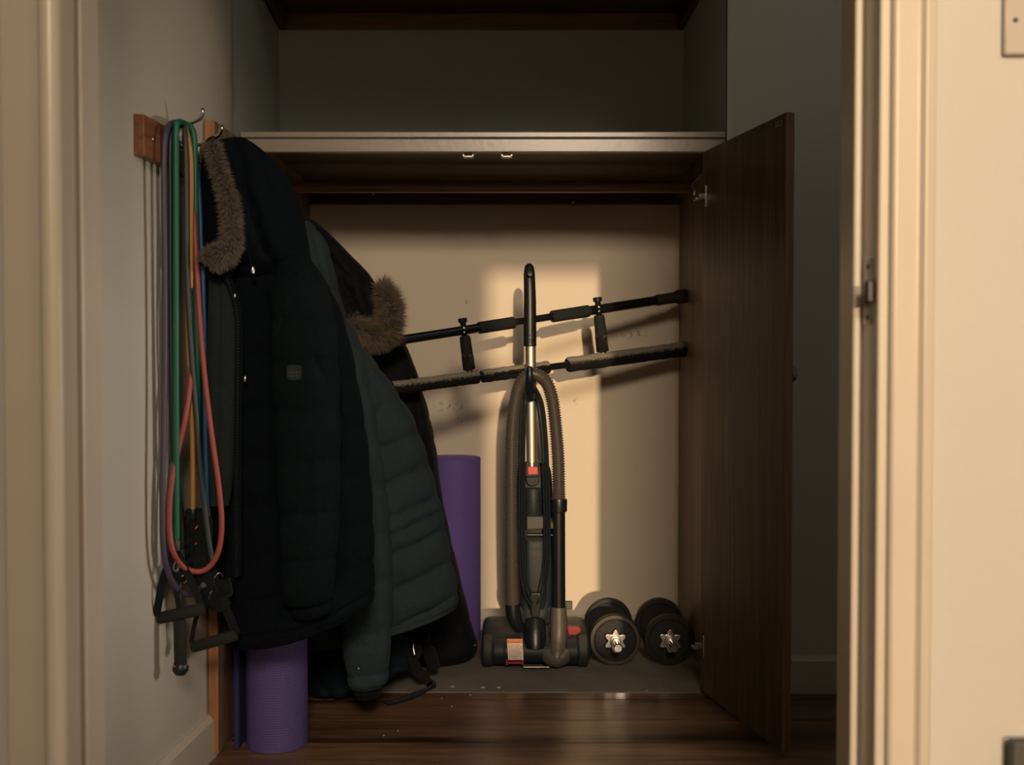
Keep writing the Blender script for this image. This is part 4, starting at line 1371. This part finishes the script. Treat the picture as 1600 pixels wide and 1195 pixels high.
pv.tube([V(836, 970, 2.995), V(836, 985, 2.98), V(836, 1000, 2.968), V(836, 1012, 2.965)], [mm(16.5), mm(17), mm(17), mm(16)], 28)
pv.build('pivot', M['vacblack'], vc)
gl = MB()
for k in range(7):
    qx = 823 + k * 4.4
    gl.tube([V(qx, 992, 2.958), V(qx, 1012 - abs(k - 3) * 2.2, 2.940)], [mm(1.7), mm(0.6)], 8)
gl.build('pivot_gaiter', M['vacblack'], vc)
MB().tube([Vector((xs(818, 2.95), 2.937, 0.011)), Vector((xs(858, 2.95), 2.937, 0.011))], 0.003, 10).build('front_lip', M['dullmetal'], hdo_)
for (x0_, x1_) in ((754, 770), (904, 920)):
    cx = Vector(((xs(x0_, 2.95) + xs(x1_, 2.95)) / 2, 2.985, 0.0460))
    w2 = abs(xs(x1_, 2.95) - xs(x0_, 2.95)) / 2
    wl = MB().lathe([(0.0, -w2 * 0.9), (0.030, -w2 * 0.95), (0.041, -w2), (0.0455, -w2 * 0.7), (0.0458, 0), (0.0455, w2 * 0.7), (0.041, w2), (0.030, w2 * .95), (0.0, w2 * 0.9)], cx, (1, 0, 0), 36).build('wheel', M['wheel'], vc, sharp=30)
    MB().lathe([(0, -w2 * 1.05), (0.012, -w2 * 1.05), (0.012, w2 * 1.05), (0, w2 * 1.05)], cx, (1, 0, 0), 20).build('hub_cap', M['vacblack'], wl)
# warning label and red parts
lb = MB().prism([V(792.5, 1005, 2.936), V(816.5, 1005, 2.936), V(818, 1031, 2.931), V(794, 1031, 2.931)], (0, 0.0015, 0)).build('warning_label', M['labelwhite'], vc, smooth=False)
MB().prism([V(792, 998, 2.936), V(816.5, 998, 2.936), V(816.6, 1005, 2.935), V(792.3, 1005, 2.935)], (0, 0.0015, 0)).build('label_header', M['labelorange'], lb, smooth=False)
pr = MB()
rnd = random.Random(3)
for r_ in range(9):
    yy = 1007.5 + r_ * 2.6
    x_ = 794.5 + r_ * 0.15
    while x_ < 814:
        w_ = rnd.uniform(1.0, 3.0)
        a_ = V(x_, yy, 2.9345 - r_ * 0.0005)
        pr.box(a_ + Vector((mm(w_) / 2, 0, 0)), (mm(w_), 0.0006, mm(1.0)))
        x_ += w_ + rnd.uniform(0.6, 1.2)
pr.box(V(803, 1003.2, 2.9345), (mm(18), 0.0006, mm(1.2)))
pr.box(V(813, 1000.2, 2.9345), (mm(3), 0.0006, mm(1.6)))
o = pr.build('label_print', M['print'], lb, smooth=False)
rc = MB()
rc.prism([V(790, 1031, 2.936), V(793.5, 1031, 2.936), V(794, 1039, 2.936), V(790, 1039, 2.936)], (0, 0.01, 0))
rc.prism([V(815, 1031, 2.936), V(818.5, 1031, 2.936), V(818.5, 1039, 2.936), V(815, 1039, 2.936)], (0, 0.01, 0))
rc.prism([V(790, 1034, 2.938), V(818, 1034, 2.938), V(818, 1037.5, 2.938), V(790, 1037.5, 2.938)], (0, 0.008, 0))
rc.build('brush_clip', M['reddark'], vc, bevel=0.0012)
MB().prism([V(886, 979, 3.01), V(904, 979, 3.01), V(908.5, 982, 3.01), V(907, 988, 3.01), V(902, 992, 3.01), V(889, 993, 3.01), V(887, 988, 3.01)], (0, 0.02, 0)).build('release_pedal', M['reddark'], vc, bevel=0.0025, seg=3)

# ------------------------------------------------------------------ chin-up bar wedged across the cupboard
cbx = thing('pull_up_bar', 'dusty black doorway pull-up bar propped slanting across the cupboard behind the vacuum', 'pull-up bar', (0.1, 3.1, 0.95))


def ybar(px):
    return 2.835 + (px - 600) / (1072 - 600) * (3.255 - 2.835)


def U(px):
    return P(px, 533 + (463 - 533) * (px - 615) / (1066 - 615), ybar(px))


def Lw(px):
    return P(px, 606 + (545 - 606) * (px - 618) / (1072 - 618), ybar(px) + 0.01)


def bm(n, px):
    return px2m(n, ybar(px))


MB().tube([U(602), U(803)], bm(7.2, 700), 24).build('upper_tube', M['tubeblack'], cbx)
MB().tube([U(862), U(1045)], bm(7.4, 950), 24).build('upper_tube', M['tubeblack'], cbx)
MB().tube([U(790), U(875)], bm(5.6, 830), 24).build('inner_tube', M['tubeblack'], cbx)
for a_, b_ in ((748, 803), (862, 920)):
    A, B = U(a_), U(b_)
    MB().tube([A, A.lerp(B, .02), A.lerp(B, .98), B], [bm(8.6, a_), bm(9.4, a_), bm(9.4, b_), bm(8.6, b_)], 24).build('foam_grip', M['foam'], cbx)
A, B = U(598), U(634)
MB().tube([A, A.lerp(B, .05), A.lerp(B, .85), A.lerp(B, .87), B], [bm(9, 600), bm(10, 600), bm(9.6, 600), bm(8.6, 600), bm(8, 600)], 24).build('end_cap', M['rubber'], cbx)
A, B = U(1024), U(1072)
MB().tube([A, A.lerp(B, .08), A.lerp(B, .2), A.lerp(B, .65), A.lerp(B, .72), A.lerp(B, .97), B], [bm(7.6, 1040), bm(9, 1040), bm(8.4, 1040), bm(8.8, 1040), bm(11, 1040), bm(11.4, 1040), bm(10, 1040)], 24).build('end_cap', M['rubber'], cbx)
# lower padded bar
def pad(a_, b_, r0, seed):
    q = [Lw(a_ + (b_ - a_) * k / 60) for k in range(61)]
    rr = [bm(r0 * (1 + 0.10 * noise.noise(Vector((k * 0.22, seed, 0)))), a_) * (0.8 if k in (0, 60) else 1) for k in range(61)]
    MB().tube(q, rr, 28).build('foam_pad', M['foamdusty'], cbx)


pad(640, 748, 10.6, 1)
pad(752, 858, 10.4, 2)
pad(886, 1046, 12.0, 3)
MB().tube([Lw(630), Lw(1060)], bm(5.4, 860), 20).build('lower_tube', M['tubeblack'], cbx)
A, B = Lw(613), Lw(642)
MB().tube([A, A.lerp(B, .06), A.lerp(B, .9), B], [bm(10, 620), bm(11.2, 620), bm(10.6, 620), bm(9, 620)], 24).build('end_cap', M['foamdusty'], cbx)
A, B = Lw(1036), Lw(1074)
MB().tube([A, A.lerp(B, .25), A.lerp(B, .5), A.lerp(B, .95), B], [bm(9, 1050), bm(10.5, 1050), bm(12.2, 1050), bm(12.4, 1050), bm(10, 1050)], 24).build('end_cap', M['foamdusty'], cbx)
for (qx, lx) in ((725, 735), (935, 943)):
    A, B = U(qx), Lw(lx)
    dn = (B - A).normalized()
    s0 = A + dn * bm(9, qx)
    s1 = B - dn * bm(13, qx)
    br_ = MB().tube([s0, s0.lerp(s1, .1), s0.lerp(s1, .55), s0.lerp(s1, .98), s1], [bm(7.6, qx), bm(8.8, qx), bm(9.2, qx), bm(9.4, qx), bm(7, qx)], 20).build('spacer', M['foamdusty'] if False else M['foam'], cbx)
    MB().tube([s0.lerp(s1, .55), s0.lerp(s1, .57), s0.lerp(s1, .98), s1], [bm(9.2, qx), bm(9.6, qx), bm(9.8, qx), bm(8, qx)], 20).build('dusty_sleeve', M['foamdusty'], br_)
    MB().tube([s1, B - dn * bm(8, qx)], bm(5.5, qx), 16).build('sleeve_end', M['dullmetal'], br_)
    ups = -dn
    MB().tube([A + ups * bm(-9, qx), A + ups * bm(13, qx)], bm(4.6, qx), 16).build('bolt_shank', M['tubeblack'], br_)
    MB().tube([A + ups * bm(12, qx), A + ups * bm(13, qx), A + ups * bm(18, qx), A + ups * bm(19, qx)], [bm(6, qx), bm(7.2, qx), bm(7.2, qx), bm(6, qx)], 10).build('bolt_knob', M['blackplastic'], br_)
    for s in (-1, 1):
        MB().lathe([(0, 0), (0.004, 0), (0.0036, 0.003), (0, 0.004)], A + Vector((0.0, -bm(7, qx), bm(3, qx) * s)), (0, -1, 0), 12).build('bolt_head', M['dullmetal'], br_)

# ------------------------------------------------------------------ dumbbells
def dumbbell(px, py, label, first=None):
    y = 2.985
    c = P(px, py, y)
    R = 0.0745
    t = thing('dumbbell', label, 'dumbbell', (c.x, y + 0.10, 0), 'iron dumbbells on the cupboard floor')
    zc = R + 0.002
    if first is not None:
        for ch in first.children:
            k = ch.copy()
            COL.objects.link(k)
            k.parent = t
        return t
    MB().tube([(c.x, 2.898, zc), (c.x, 2.900, zc), (c.x, 3.270, zc), (c.x, 3.272, zc)], [0.0105, 0.0125, 0.0125, 0.0105], 28).build('bar', M['chrome'], t)
    MB().tube([(c.x, 3.03, zc), (c.x, 3.17, zc)], 0.0145, 24).build('grip', M['screw'], t)
    for (yp, s) in ((2.995, -1), (3.195, 1)):
        for kk in range(1):
            # face profile: rim proud, groove, recessed dish, raised boss
            prof = [(0.013, 0.012), (0.024, 0.012), (0.026, 0.0095), (0.058, 0.0085), (0.0595, 0.006), (0.0612, 0.006), (0.0625, 0.0125), (0.0725, 0.0115), (R, 0.008),
                    (R, -0.008), (0.0725, -0.0115), (0.0625, -0.0125), (0.060, -0.0085), (0.026, -0.0095), (0.024, -0.012), (0.013, -0.012)]
            g = MB()
            cc = Vector((c.x, yp, zc))
            n = 64
            rs = [[cc + Vector((r * math.cos(2 * PI * j / n), h * s, r * math.sin(2 * PI * j / n))) for j in range(n)] for r, h in prof]
            g.rings(rs, cap=False, closed=True)
            pl_ = g.build('weight_plate', M['iron'], t, sharp=30)
            rim = MB()
            pr_ = [(0.0630, 0.0126), (0.0722, 0.0118), (0.0722, 0.0110), (0.0630, 0.0118)]
            rim.rings([[cc + Vector((r * math.cos(2 * PI * j / n), h * s, r * math.sin(2 * PI * j / n))) for j in range(n)] for r, h in pr_], cap=False, closed=True)
            rim.build('plate_rim', M['ironrim'], pl_, sharp=30)
            # raised cast lettering, worn past reading: short upright strokes following the dish
            rr = random.Random(5)
            for (a0, a1, cnt) in ((140, 262, 7), (15, 62, 3)):
                lt = MB()
                for q in range(cnt):
                    am = math.radians(a0 + (a1 - a0) * q / max(1, cnt - 1))
                    er = Vector((math.cos(am), 0, math.sin(am)))
                    et = Vector((-math.sin(am), 0, math.cos(am)))
                    ctr = cc + er * 0.0475 + Vector((0, 0.0096 * s, 0))
                    RR = Matrix((et, Vector((0, 1, 0)), er)).transposed()
                    shape = rr.choice('EDLHOI')
                    bars = {'E': [(-3, 0, 1, 12), (0, 5.5, 6, 1.3), (0, 0, 5, 1.3), (0, -5.5, 6, 1.3)], 'D': [(-3, 0, 1.2, 12), (0, 5.5, 5, 1.3), (0, -5.5, 5, 1.3), (3, 0, 1.2, 9)],
                            'L': [(-3, 0, 1.2, 12), (0, -5.5, 6, 1.3)], 'H': [(-3, 0, 1.2, 12), (3, 0, 1.2, 12), (0, 0, 6, 1.3)], 'O': [(-3, 0, 1.2, 10), (3, 0, 1.2, 10), (0, 5.5, 5, 1.3), (0, -5.5, 5, 1.3)], 'I': [(0, 0, 1.4, 12)]}[shape]
                    for (bx_, bz_, bw_, bh_) in bars:
                        lt.box(ctr + et * bx_ * 0.001 + er * bz_ * 0.001, (bw_ * 0.001, 0.0022, bh_ * 0.001), RR)
                lt.build('cast_lettering', M['ironrim'], pl_, smooth=False)['kind'] = 'stuff'
        # star collar nut
        out = []
        for j in range(72):
            a = 2 * PI * j / 72
            rr_ = 0.0290 + 0.0060 * math.cos(6 * a)
            out.append(Vector((c.x + rr_ * math.cos(a + 0.5), yp + s * 0.014, zc + rr_ * math.sin(a + 0.5))))
        MB().prism(out, (0, s * 0.010, 0)).build('star_nut', M['steel'], t, bevel=0.0022, seg=3, sharp=45)
        MB().lathe([(0.0125, 0.0), (0.0172, 0.0), (0.0165, 0.007), (0.0125, 0.008)], (c.x, yp + s * 0.0235, zc), (0, s, 0), 28).build('nut_boss', M['dullmetal'], t)
    return t


d1 = dumbbell(961, 1002, 'iron plate dumbbell next to the vacuum cleaner, shinier star nut')
d2 = dumbbell(1046, 1003, 'iron plate dumbbell in the shade beside the right cupboard side panel', d1)
